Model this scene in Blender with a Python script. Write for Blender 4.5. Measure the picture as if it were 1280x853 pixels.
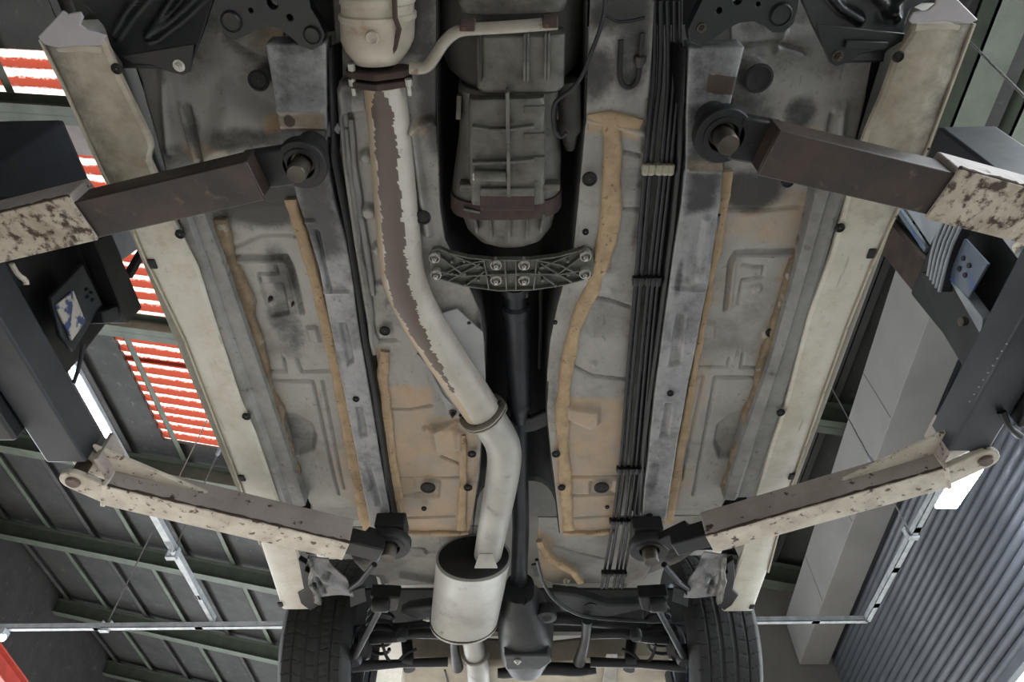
import bpy, bmesh, math, random
import numpy as np
from mathutils import Vector, Matrix

random.seed(7)
rng = np.random.default_rng(11)
R_ = math.radians
for o in list(bpy.data.objects):
    bpy.data.objects.remove(o)
scene = bpy.context.scene
COL = scene.collection

# ------------------------------------------------------------------ camera, world, light, exposure
F_PX = 853.0
CAM = Vector((0.018, 0.0, 0.55))
PITCH, YAW = R_(51.5), R_(1.04)
CAMROT = Matrix.Rotation(YAW, 3, 'Z') @ Matrix.Rotation(R_(90) + PITCH, 3, 'X')
cam = bpy.data.cameras.new('camera')
cam.sensor_width = 36.0
cam.lens = 36.0 * F_PX / 1280.0
cam.clip_end = 200
cam_o = bpy.data.objects.new('camera', cam)
cam_o.matrix_world = Matrix.Translation(CAM) @ CAMROT.to_4x4()
COL.objects.link(cam_o)
scene.camera = cam_o

world = bpy.data.worlds.new('overcast_sky')
scene.world = world
world.use_nodes = True
wn = world.node_tree.nodes
wn['Background'].inputs[0].default_value = (0.90, 0.96, 1.0, 1)
wn['Background'].inputs[1].default_value = 3.0
sun = bpy.data.lights.new('sun', 'SUN')
sun.energy = 9.0
sun.angle = R_(3)
sun.color = (1.0, 0.97, 0.93)
sun_o = bpy.data.objects.new('sun', sun)
sun_o.rotation_euler = Vector((0.86, -0.28, -0.42)).to_track_quat('-Z', 'Y').to_euler()
sun_o.location = (-14, 6, 8)      # low sun through the open left side, onto the floor
COL.objects.link(sun_o)

vs = scene.view_settings
vs.view_transform = 'Standard'
vs.look = 'None'
vs.exposure = 1.0
vs.gamma = 1.0
vs.use_curve_mapping = False

H = 1.27                     # height of the sill's underside above the lens


def ray(x, y):
    d = Vector(((x - 640.0) / F_PX, (426.5 - y) / F_PX, -1.0))
    return CAMROT @ d


def W(x, y, dz=0.0):         # a point of the photograph at height dz over the sill's underside
    d = ray(x, y)
    return CAM + d * ((H + dz) / d.z)


def WX(x, y, X):             # ... on the upright plane at X
    d = ray(x, y)
    return CAM + d * ((X - CAM.x) / d.x)


def mpp(x, y, dz=0.0):
    return (W(x + 1, y, dz) - W(x, y, dz)).length


ZS = CAM.z + H               # world height of the sill's underside


def PL(pts, dz):
    return [W(p[0], p[1], dz + (p[2] if len(p) > 2 else 0)) for p in pts]


# ------------------------------------------------------------------ materials
def lin(c):
    if isinstance(c, str):
        c = [int(c[i:i + 2], 16) / 255 for i in (0, 2, 4)]
        c = [(v / 12.92 if v <= .04045 else ((v + .055) / 1.055) ** 2.4) for v in c]
    return (c[0], c[1], c[2], 1)


def newmat(name):
    m = bpy.data.materials.new(name)
    m.use_nodes = True
    nt = m.node_tree
    return m, nt, nt.nodes, nt.links, nt.nodes['Principled BSDF']


def noise(nt, co, scale, detail=5, rough=.6, lo=.35, hi=.65):
    n = nt.nodes.new('ShaderNodeTexNoise')
    n.inputs['Scale'].default_value = scale
    n.inputs['Detail'].default_value = detail
    n.inputs['Roughness'].default_value = rough
    nt.links.new(co, n.inputs['Vector'])
    r = nt.nodes.new('ShaderNodeMapRange')
    r.inputs['From Min'].default_value = lo
    r.inputs['From Max'].default_value = hi
    nt.links.new(n.outputs['Fac'], r.inputs['Value'])
    return r.outputs[0], n.outputs['Fac']


def mix(nt, fac, a, b):
    m = nt.nodes.new('ShaderNodeMix')
    m.data_type = 'RGBA'
    for s, v in ((0, fac), (6, a), (7, b)):
        if hasattr(v, 'links'):
            nt.links.new(v, m.inputs[s])
        else:
            m.inputs[s].default_value = v
    return m.outputs[2]


def mat(name, c1, c2=None, rough=.6, metal=0.0, scale=14, speck=None, sl=.6, sh=.68, sscale=60,
        bump=.15, bscale=220, stretch=None, rvar=.12):
    m, nt, N, L, b = newmat(name)
    tc = N.new('ShaderNodeTexCoord')
    co = tc.outputs['Object']
    if stretch:
        mp = N.new('ShaderNodeMapping')
        mp.inputs['Scale'].default_value = stretch
        L.new(co, mp.inputs['Vector'])
        co = mp.outputs[0]
    f, raw = noise(nt, co, scale)
    col = mix(nt, f, lin(c1), lin(c2 or c1))
    if speck:
        s, _ = noise(nt, co, sscale, 6, .65, sl, sh)
        col = mix(nt, s, col, lin(speck))
    L.new(col, b.inputs['Base Color'])
    b.inputs['Metallic'].default_value = metal
    rr = N.new('ShaderNodeMapRange')
    rr.inputs['To Min'].default_value = max(.05, rough - rvar)
    rr.inputs['To Max'].default_value = min(1, rough + rvar)
    L.new(raw, rr.inputs['Value'])
    L.new(rr.outputs[0], b.inputs['Roughness'])
    if bump:
        bn, braw = noise(nt, co, bscale, 4)
        bp = N.new('ShaderNodeBump')
        bp.inputs['Strength'].default_value = bump
        bp.inputs['Distance'].default_value = .002
        L.new(braw, bp.inputs['Height'])
        L.new(bp.outputs[0], b.inputs['Normal'])
    return m


def stain_shade_mat(name, c1, c2, tan='a48a6e', tan2='918474', black='1d1d1d', third='4a352a', rough=.45, scale=7, metal=0.0,
              n_amp=1.1, bump=.35, speck='4c4a44', grime=.7):
    """painted sheet metal with a wear and shade map (attribute 'stain'): R sealer dirt, G soot and painted shade, B third coat"""
    m, nt, N, L, b = newmat(name)
    tc = N.new('ShaderNodeTexCoord')
    co = tc.outputs['Object']
    f, raw = noise(nt, co, scale)
    col = mix(nt, f, lin(c1), lin(c2))
    # old road grime in cloudy patches and fine speckle
    gf, _ = noise(nt, co, 4.5, 8, .72, .5, .72)
    gm = N.new('ShaderNodeMath')
    gm.operation = 'MULTIPLY'
    gm.inputs[1].default_value = grime
    L.new(gf, gm.inputs[0])
    col = mix(nt, gm.outputs[0], col, lin(speck))
    s, _ = noise(nt, co, 55, 7, .7, .60, .72)
    col = mix(nt, s, col, lin(speck))
    mp = N.new('ShaderNodeMapping')
    mp.inputs['Scale'].default_value = (60, 7, 20)
    mp.inputs['Rotation'].default_value = (0, 0, .12)
    L.new(co, mp.inputs['Vector'])
    sc, _ = noise(nt, mp.outputs[0], 1.0, 3, .5, .68, .72)
    sm = N.new('ShaderNodeMath')
    sm.operation = 'MULTIPLY'
    sm.inputs[1].default_value = .35
    L.new(sc, sm.inputs[0])
    col = mix(nt, sm.outputs[0], col, lin('2e2c29'))
    at = N.new('ShaderNodeAttribute')
    at.attribute_name = 'stain_and_light'
    sp = N.new('ShaderNodeSeparateColor')
    L.new(at.outputs['Color'], sp.inputs[0])
    _, nz = noise(nt, co, 18, 9, .72)
    tf, _ = noise(nt, co, 11, 6, .65, .42, .6)
    tan_c = mix(nt, tf, lin(tan), lin(tan2))
    for i, c in enumerate((tan_c, lin(black), lin(third))):
        ma = N.new('ShaderNodeMath')
        ma.operation = 'MULTIPLY_ADD'
        L.new(nz, ma.inputs[0])
        ma.inputs[1].default_value = n_amp
        ma.inputs[2].default_value = -n_amp / 2
        ad = N.new('ShaderNodeMath')
        ad.operation = 'ADD'
        L.new(ma.outputs[0], ad.inputs[0])
        L.new(sp.outputs[i], ad.inputs[1])
        mr = N.new('ShaderNodeMapRange')
        mr.interpolation_type = 'SMOOTHSTEP'
        mr.inputs['From Min'].default_value = .15 if i < 2 else .4
        mr.inputs['From Max'].default_value = .9 if i < 2 else .55
        mr.inputs['To Max'].default_value = .93
        L.new(ad.outputs[0], mr.inputs['Value'])
        col = mix(nt, mr.outputs[0], col, c)
    L.new(col, b.inputs['Base Color'])
    b.inputs['Roughness'].default_value = rough
    b.inputs['Metallic'].default_value = metal
    bn, braw = noise(nt, co, 90, 6, .65)
    bp = N.new('ShaderNodeBump')
    bp.inputs['Strength'].default_value = bump
    bp.inputs['Distance'].default_value = .003
    L.new(braw, bp.inputs['Height'])
    bn2, braw2 = noise(nt, co, 14, 4, .55)
    bp2 = N.new('ShaderNodeBump')
    bp2.inputs['Strength'].default_value = bump
    bp2.inputs['Distance'].default_value = .012
    L.new(braw2, bp2.inputs['Height'])
    L.new(bp.outputs[0], bp2.inputs['Normal'])
    L.new(bp2.outputs[0], b.inputs['Normal'])
    return m


MT = {}
MT['floor'] = stain_shade_mat('underbody_grey', '93918d', '807e7b')
MT['rail'] = stain_shade_mat('rail_grey', '8f9092', '76777a', tan='93826d', tan2='84796a', black='1c1d20', third='3a2c22', rough=.42, speck='3a3a3c')
MT['sill'] = stain_shade_mat('sill_cream', 'b9b6ad', 'aca89e', tan='968b7a', tan2='a39a8b', black='332e2a', third='6b5a48', rough=.38, speck='8d8374', grime=.35, bump=.1)
MT['sill_front'] = mat('sill_worn_cream', 'a9a193', '9c9486', .5, 0, 6, '5b4e40', .64, .74, 40, .1)
MT['fender'] = mat('fender_lilac_grey', '9e9a9d', '8f8b8e', .35, 0, 6)
MT['sealer'] = mat('seam_sealer', 'a89175', '8d7a62', .9, 0, 22, '574a3c', .60, .70, 60, 1.0, 70)
MT['dirt'] = mat('dirt_brown', '7d6c56', '5a4f41', .9, 0, 18, '8d8a83', .58, .68, 30, .8, 90)
MT['rail_plain'] = mat('torn_steel', '85857f', '4f4d49', .5, .1, 30, '2c2a28', .55, .65, 40, .6, 70)
MT['flange'] = mat('flange_grey', '7e7e7b', '646463', .5, 0, 14, '4a4641', .60, .70, 34, .6, 70)
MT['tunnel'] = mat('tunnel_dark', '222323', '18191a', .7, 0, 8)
MT['black'] = mat('black_steel', '191a1c', '121315', .5, .2, 12, '3c3a38', .66, .76, 60)
MT['rubber'] = mat('black_rubber', '141516', '0f1011', .75, 0, 20)
MT['plastic'] = mat('black_plastic', '17191d', '111316', .38, 0, 8, None, bump=.1)
MT['alu'] = mat('cast_aluminium_grimy', '65645e', '494843', .55, .35, 16, '36352f', .6, .72, 34, .35, 160)
MT['aludark'] = mat('cast_aluminium_sooty', '33322e', '252422', .6, .3, 14, '22211f', .6, .72, 30, .3)
MT['cross'] = mat('cast_bracket', '6a6b64', '55564f', .5, .3, 18, '35352f', .62, .72, 50, .25)
MT['nut'] = mat('nut_zinc', 'c4c3bc', 'a3a29b', .4, .4, 40)
MT['shaft'] = mat('shaft_dark', '2b2e34', '212429', .45, .4, 10)
MT['pipe'] = stain_shade_mat('exhaust_pipe', 'b0aba3', '9d978f', tan='a58a66', tan2='9d8a70', black='2c2624', third='4b3f38', rough=.5, n_amp=.3, metal=.15, speck='857b6d', grime=.35, bump=.12)
MT['cat'] = mat('catalyst_shell', 'aaa397', '968d80', .5, .2, 12, '7a5f48', .6, .75, 20, .2)
MT['muffler'] = mat('muffler_silver', 'a6a5a0', '928f8a', .5, .2, 7, '6d6963', .60, .76, 24, .2)
MT['rust'] = mat('rust_dark', '3f2e27', '2c211d', .85, 0, 30, '5a3b2a', .6, .7, 60, .5)
MT['heatpipe'] = mat('heat_tinted_pipe', '979189', '857e74', .45, .3, 12, '6a5546', .6, .7, 40)
MT['shield'] = mat('shield_grey', '8f9092', '7f8082', .45, .2, 10)
MT['line'] = mat('brake_line', '1d1f23', '17191d', .4, .3, 20)
MT['clip'] = mat('line_clip', '9b9788', '84806f', .6, 0, 40)
MT['gasket'] = mat('gasket_brown', '3b2b26', '2d2220', .8, 0, 30)
MT['tyre'] = mat('tyre_rubber', '141517', '0f1011', .72, 0, 30, bump=.1)
MT['rim'] = mat('rim_metal', '6e7b8c', '59636f', .3, .8, 6)
MT['susp'] = mat('suspension_black', '1f2022', '17181a', .5, .3, 14, '47443f', .64, .74, 40)
MT['susp_lt'] = mat('suspension_grey', '343639', '27292b', .5, .3, 14)
MT['fueltank'] = mat('tank_cream', 'aaa08e', '948b7c', .6, 0, 9)
MT['body'] = mat('body_paint', 'd9d7d0', 'd0cec8', .3, 0, 4, None, bump=0)
MT['arm_dark'] = mat('arm_worn_steel', '3a2b24', '211b19', .5, .1, 10, '594538', .6, .75, 24, .2)
MT['arm_plate'] = mat('arm_plate_black', '1c1d20', '141517', .5, .3, 14, '4a463f', .68, .76, 60)
MT['arm_cream'] = mat('arm_chipped_cream', 'c2bbae', 'a0968a', .6, 0, 12, '4a382c', .585, .64, 40, .6, 70)  # lit copy of the sleeve paint on rear undersides; also lugs and fittings
MT['arm_rusty'] = mat('arm_rust_eaten_cream', 'ada598', '8f8474', .75, 0, 14, '3a2a1e', .50, .60, 38, 1.0, 60)
MT['arm_shaded'] = mat('arm_worn_shaded_side', '9c928e', '857b77', .55, 0, 8, '352b26', .62, .67, 34, .5, 70)  # shaded copy of the sleeve paint, for the upright faces
MT['pin'] = mat('pin_steel', '524c45', '3d3833', .45, .6, 30)
MT['pin_rust'] = mat('pin_rust', '6e5f56', '4c3f38', .6, .4, 30)
MT['lift'] = mat('lift_blue_black', '272b32', '1e2127', .5, .2, 8, '596070', .70, .78, 60)
MT['lift_dk'] = mat('lift_black', '16181b', '101113', .55, .2, 8)
MT['liftgrey'] = mat('lift_grey_plate', '8e9299', '7b8088', .45, .2, 10)
MT['liftblue'] = mat('lift_blue_steel', '5c6674', '4b5462', .4, .3, 14, '3558a8', .6, .68, 16)
MT['decal'] = mat('worn_decal', 'c9c6c0', 'b7b4ae', .6, 0, 14, '41507c', .50, .56, 26)
MT['green'] = mat('green_painted_steel', '4a5146', '3f453b', .6, 0, 5, '33382f', .66, .78, 30)
MT['roof'] = mat('roof_sheet', '302f2e', '272727', .75, 0, 3, '4a4a46', .6, .7, 8)
MT['concrete'] = mat('floor_concrete', 'b3b0aa', 'a19e98', .8, 0, 1.2, '8e8a82', .6, .75, 6, .2, 60)
MT['wall'] = mat('wall_offwhite', '76746f', '6c6a66', .8, 0, 2)
MT['housing'] = mat('shutter_housing', '868482', '7c7a78', .6, 0, 2, None, bump=.03)
MT['slat'] = mat('shutter_slat', '565b63', '4a4f56', .5, .1, 3, None, bump=.05)
MT['galv'] = mat('galvanised_channel', 'b5bbc0', '9aa0a6', .4, .2, 20)
MT['wire'] = mat('steel_wire', '9a9a98', '80807e', .4, .6, 30, bump=0)
MT['red'] = mat('red_paint', 'b23c2c', '9c3225', .5, 0, 5)
MT['gutter'] = mat('gutter_grey', '7a716e', '6c6461', .6, 0, 5)
MT['brown'] = mat('brown_steel', '3f3129', '2f251f', .7, 0, 8)


def skylight_mat():
    m, nt, N, L, b = newmat('red_sheet_crest_highlights')
    tc = N.new('ShaderNodeTexCoord')
    co = tc.outputs['Object']
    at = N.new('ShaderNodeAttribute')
    at.attribute_name = 'stain_and_light'
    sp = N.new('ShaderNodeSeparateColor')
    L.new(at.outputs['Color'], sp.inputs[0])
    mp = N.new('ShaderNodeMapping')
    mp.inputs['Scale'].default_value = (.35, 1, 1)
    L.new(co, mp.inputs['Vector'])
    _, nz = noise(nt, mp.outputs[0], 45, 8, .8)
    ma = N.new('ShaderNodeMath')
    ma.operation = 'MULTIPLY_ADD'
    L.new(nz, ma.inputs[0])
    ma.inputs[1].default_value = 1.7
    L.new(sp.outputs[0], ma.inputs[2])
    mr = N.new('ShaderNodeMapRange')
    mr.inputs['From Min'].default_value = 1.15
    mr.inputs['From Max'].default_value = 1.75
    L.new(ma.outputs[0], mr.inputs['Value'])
    col = mix(nt, mr.outputs[0], lin('692c20'), lin('ffe0d2'))  # red stain, and a pale tone for the painted highlights
    d = N.new('ShaderNodeBsdfDiffuse')
    t = N.new('ShaderNodeBsdfTranslucent')
    L.new(col, d.inputs[0])
    L.new(col, t.inputs[0])
    ms = N.new('ShaderNodeMixShader')
    ms.inputs[0].default_value = .65
    L.new(d.outputs[0], ms.inputs[1])
    L.new(t.outputs[0], ms.inputs[2])
    L.new(ms.outputs[0], N['Material Output'].inputs['Surface'])
    return m


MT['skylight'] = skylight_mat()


def emit(name, c, s):
    m, nt, N, L, b = newmat(name)
    b.inputs['Base Color'].default_value = lin(c)
    b.inputs['Emission Color'].default_value = lin(c)
    b.inputs['Emission Strength'].default_value = s
    return m


MT['lamp'] = emit('lamp_diffuser', 'f4f8ff', 60)
MT['tube'] = emit('tube_diffuser', 'f0f6ff', 12)


# ------------------------------------------------------------------ geometry helpers
class G:
    def __init__(self):
        self.v, self.f, self.c = [], [], None

    def add(self, vs_, fs):
        k = len(self.v)
        self.v += [tuple(p) for p in vs_]
        self.f += [tuple(i + k for i in f) for f in fs]
        return self

    def box8(self, p):       # 4 lower then 4 upper corners
        return self.add(p, [(3, 2, 1, 0), (4, 5, 6, 7), (0, 1, 5, 4), (1, 2, 6, 5), (2, 3, 7, 6), (3, 0, 4, 7)])

    def box(self, x0, x1, y0, y1, z0, z1):
        return self.box8([(x0, y0, z0), (x1, y0, z0), (x1, y1, z0), (x0, y1, z0),
                          (x0, y0, z1), (x1, y0, z1), (x1, y1, z1), (x0, y1, z1)])

    def beam(self, a, b, w, h, up=(0, 0, 1), z_bottom=True):
        """box from a to b; a and b lie on the middle of the underside (or on the axis)"""
        a, b = Vector(a), Vector(b)
        d = (b - a).normalized()
        s = d.cross(Vector(up)).normalized()
        u = s.cross(d).normalized()
        lo, hi = (0, h) if z_bottom else (-h / 2, h / 2)
        return self.box8([a - s * w / 2 + u * lo, a + s * w / 2 + u * lo, b + s * w / 2 + u * lo, b - s * w / 2 + u * lo,
                          a - s * w / 2 + u * hi, a + s * w / 2 + u * hi, b + s * w / 2 + u * hi, b - s * w / 2 + u * hi])

    def prism(self, pts, d):
        n = len(pts)
        d = Vector(d)
        P = [Vector(p) for p in pts]
        self.add(P + [p + d for p in P],
                 [tuple(range(n))[::-1], tuple(range(n, 2 * n))] + [(i, (i + 1) % n, n + (i + 1) % n, n + i) for i in range(n)])
        return self

    def lathe(self, base, axis, prof, n=20, caps=True):
        """prof: (radius, distance along axis)"""
        base, ax = Vector(base), Vector(axis).normalized()
        t = ax.orthogonal().normalized()
        s = ax.cross(t)
        vv, ff = [], []
        for r, h in prof:
            for i in range(n):
                a = 2 * math.pi * i / n
                vv.append(base + ax * h + (t * math.cos(a) + s * math.sin(a)) * r)
        for k in range(len(prof) - 1):
            for i in range(n):
                j = (i + 1) % n
                ff.append((k * n + i, k * n + j, (k + 1) * n + j, (k + 1) * n + i))
        if caps:
            ff.append(tuple(range(n))[::-1])
            ff.append(tuple(range((len(prof) - 1) * n, len(prof) * n)))
        return self.add(vv, ff)

    def tube(self, pts, r, n=12, smooth=0, caps=True, cfun=None):
        P = [Vector(p) for p in pts]
        rr = r if isinstance(r, (list, tuple)) else [r] * len(P)
        rr = list(rr)
        for _ in range(smooth):     # corner cutting keeps the ends
            Q, q = [P[0]], [rr[0]]
            for i in range(len(P) - 1):
                Q += [P[i].lerp(P[i + 1], .25), P[i].lerp(P[i + 1], .75)]
                q += [rr[i] * .75 + rr[i + 1] * .25, rr[i] * .25 + rr[i + 1] * .75]
            P, rr = Q + [P[-1]], q + [rr[-1]]
        k0 = len(self.v)
        ref = Vector((0, 0, 1))
        vv, ff, cc = [], [], []
        m = len(P)
        L = [0]
        for i in range(1, m):
            L.append(L[-1] + (P[i] - P[i - 1]).length)
        for i in range(m):
            d = (P[min(i + 1, m - 1)] - P[max(i - 1, 0)]).normalized()
            s = d.cross(ref)
            if s.length < 1e-3:
                s = d.cross(Vector((0, 1, 0)))
            s.normalize()
            u = s.cross(d).normalized()
            for k in range(n):
                a = 2 * math.pi * k / n
                vv.append(P[i] + (s * math.cos(a) + u * math.sin(a)) * rr[i])
                if cfun:
                    cc.append(cfun(P[i], L[i] / L[-1], a))
        for i in range(m - 1):
            for k in range(n):
                j = (k + 1) % n
                ff.append((i * n + k, i * n + j, (i + 1) * n + j, (i + 1) * n + k))
        if caps:
            ff.append(tuple(range(n))[::-1])
            ff.append(tuple(range((m - 1) * n, m * n)))
        self.add(vv, ff)
        if cfun:
            if self.c is None:
                self.c = [(0, 0, 0)] * k0
            self.c += cc
        return self

    def loft(self, rings, caps=True):
        n = len(rings[0])
        vv = [p for r in rings for p in r]
        ff = []
        for k in range(len(rings) - 1):
            for i in range(n):
                j = (i + 1) % n
                ff.append((k * n + i, k * n + j, (k + 1) * n + j, (k + 1) * n + i))
        if caps:
            ff.append(tuple(range(n))[::-1])
            ff.append(tuple(range((len(rings) - 1) * n, len(rings) * n)))
        return self.add(vv, ff)

    def sheet(self, rows):   # open grid
        n = len(rows[0])
        vv = [p for r in rows for p in r]
        ff = [(k * n + i, k * n + i + 1, (k + 1) * n + i + 1, (k + 1) * n + i)
              for k in range(len(rows) - 1) for i in range(n - 1)]
        return self.add(vv, ff)


WL = {}


def link(name, me, parent, centre, kind=None):
    o = bpy.data.objects.new(name, me)
    COL.objects.link(o)
    WL[o.name] = Vector(centre)
    if parent is not None:
        o.parent = parent
        o.location = Vector(centre) - WL[parent.name]
    else:
        o.location = centre
    if kind:
        o['kind'] = kind
    return o


def finish(me, m, sharp):
    me.materials.append(m)
    bm = bmesh.new()
    bm.from_mesh(me)
    bmesh.ops.recalc_face_normals(bm, faces=bm.faces)
    bm.to_mesh(me)
    bm.free()
    if sharp:
        me.polygons.foreach_set('use_smooth', [True] * len(me.polygons))
        me.set_sharp_from_angle(angle=R_(sharp))


def obj(name, g, m, parent=None, sharp=40, bevel=0, seg=2, kind=None, thick=0):
    V = np.array([tuple(p) for p in g.v], dtype=float)
    c = (V.min(0) + V.max(0)) / 2
    me = bpy.data.meshes.new(name)
    me.from_pydata((V - c).tolist(), [], g.f)
    if g.c:
        a = me.color_attributes.new('stain_and_light', 'FLOAT_COLOR', 'POINT')
        a.data.foreach_set('color', np.c_[np.array(g.c), np.ones(len(g.c))].ravel().astype(np.float32))
    me.update()
    finish(me, MT[m], sharp)
    o = link(name, me, parent, c, kind)
    if thick:
        md = o.modifiers.new('thickness', 'SOLIDIFY')
        md.thickness = thick
        md.offset = -1
    if bevel:
        md = o.modifiers.new('edge', 'BEVEL')
        md.width = bevel
        md.segments = seg
        md.limit_method = 'ANGLE'
        md.angle_limit = R_(35)
    return o


def thing(name, label, cat, loc, group=None):
    o = bpy.data.objects.new(name, None)
    COL.objects.link(o)
    o.empty_display_size = .1
    o.location = loc
    WL[o.name] = Vector(loc)
    o['label'] = label
    o['category'] = cat
    if group:
        o['group'] = group
    return o


def tag(o, label, cat, group=None):
    o['label'] = label
    o['category'] = cat
    if group:
        o['group'] = group
    return o


def plate(name, pts, dz, thick, m, parent, holes=(), bevel=.003, label=None, n=16):
    """sheet cut to an outline, with real holes; pts in photo pixels taken to height dz"""
    P = [Vector(p) if isinstance(p, Vector) else W(p[0], p[1], dz) for p in pts]
    bm = bmesh.new()
    edges = []

    def loop(Q):
        vs_ = [bm.verts.new(q) for q in Q]
        for i in range(len(vs_)):
            edges.append(bm.edges.new((vs_[i], vs_[(i + 1) % len(vs_)])))
    loop(P)
    for (hx, hy, hr) in holes:
        c = W(hx, hy, dz)
        r = hr * mpp(hx, hy, dz)
        loop([c + Vector((math.cos(2 * math.pi * k / n), math.sin(2 * math.pi * k / n), 0)) * r for k in range(n)])
    r = bmesh.ops.triangle_fill(bm, use_beauty=True, use_dissolve=False, edges=edges, normal=(0, 0, -1))
    faces = [f for f in r['geom'] if isinstance(f, bmesh.types.BMFace)]
    ext = bmesh.ops.extrude_face_region(bm, geom=faces)
    bmesh.ops.translate(bm, vec=(0, 0, thick), verts=[v for v in ext['geom'] if isinstance(v, bmesh.types.BMVert)])
    bmesh.ops.dissolve_limit(bm, angle_limit=.01, verts=bm.verts, edges=bm.edges)
    bm.verts.ensure_lookup_table()
    V = np.array([tuple(v.co) for v in bm.verts])
    c = (V.min(0) + V.max(0)) / 2
    bmesh.ops.translate(bm, vec=-Vector(c), verts=bm.verts)
    me = bpy.data.meshes.new(name)
    bm.to_mesh(me)
    bm.free()
    finish(me, MT[m], 35)
    o = link(name, me, parent, c)
    if bevel:
        md = o.modifiers.new('edge', 'BEVEL')
        md.width = bevel
        md.segments = 2
        md.limit_method = 'ANGLE'
        md.angle_limit = R_(35)
    if label:
        o['label'] = label
    return o


def segdist(X, Y, pts, closed=False):
    D = np.full(X.shape, 1e9)
    n = len(pts)
    for i in range(n if closed else n - 1):
        ax, ay = pts[i][0], pts[i][1]
        bx, by = pts[(i + 1) % n][0], pts[(i + 1) % n][1]
        dx, dy = bx - ax, by - ay
        t = np.clip(((X - ax) * dx + (Y - ay) * dy) / (dx * dx + dy * dy + 1e-12), 0, 1)
        D = np.minimum(D, np.hypot(X - ax - t * dx, Y - ay - t * dy))
    return D


def inside(X, Y, pts):
    r = np.zeros(X.shape, bool)
    n = len(pts)
    j = n - 1
    for i in range(n):
        xi, yi, xj, yj = pts[i][0], pts[i][1], pts[j][0], pts[j][1]
        c = ((yi > Y) != (yj > Y)) & (X < (xj - xi) * (Y - yi) / (yj - yi + 1e-12) + xi)
        r ^= c
        j = i
    return r


def sstep(x):
    x = np.clip(x, 0, 1)
    return x * x * (3 - 2 * x)


EMB = 1.9


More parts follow.
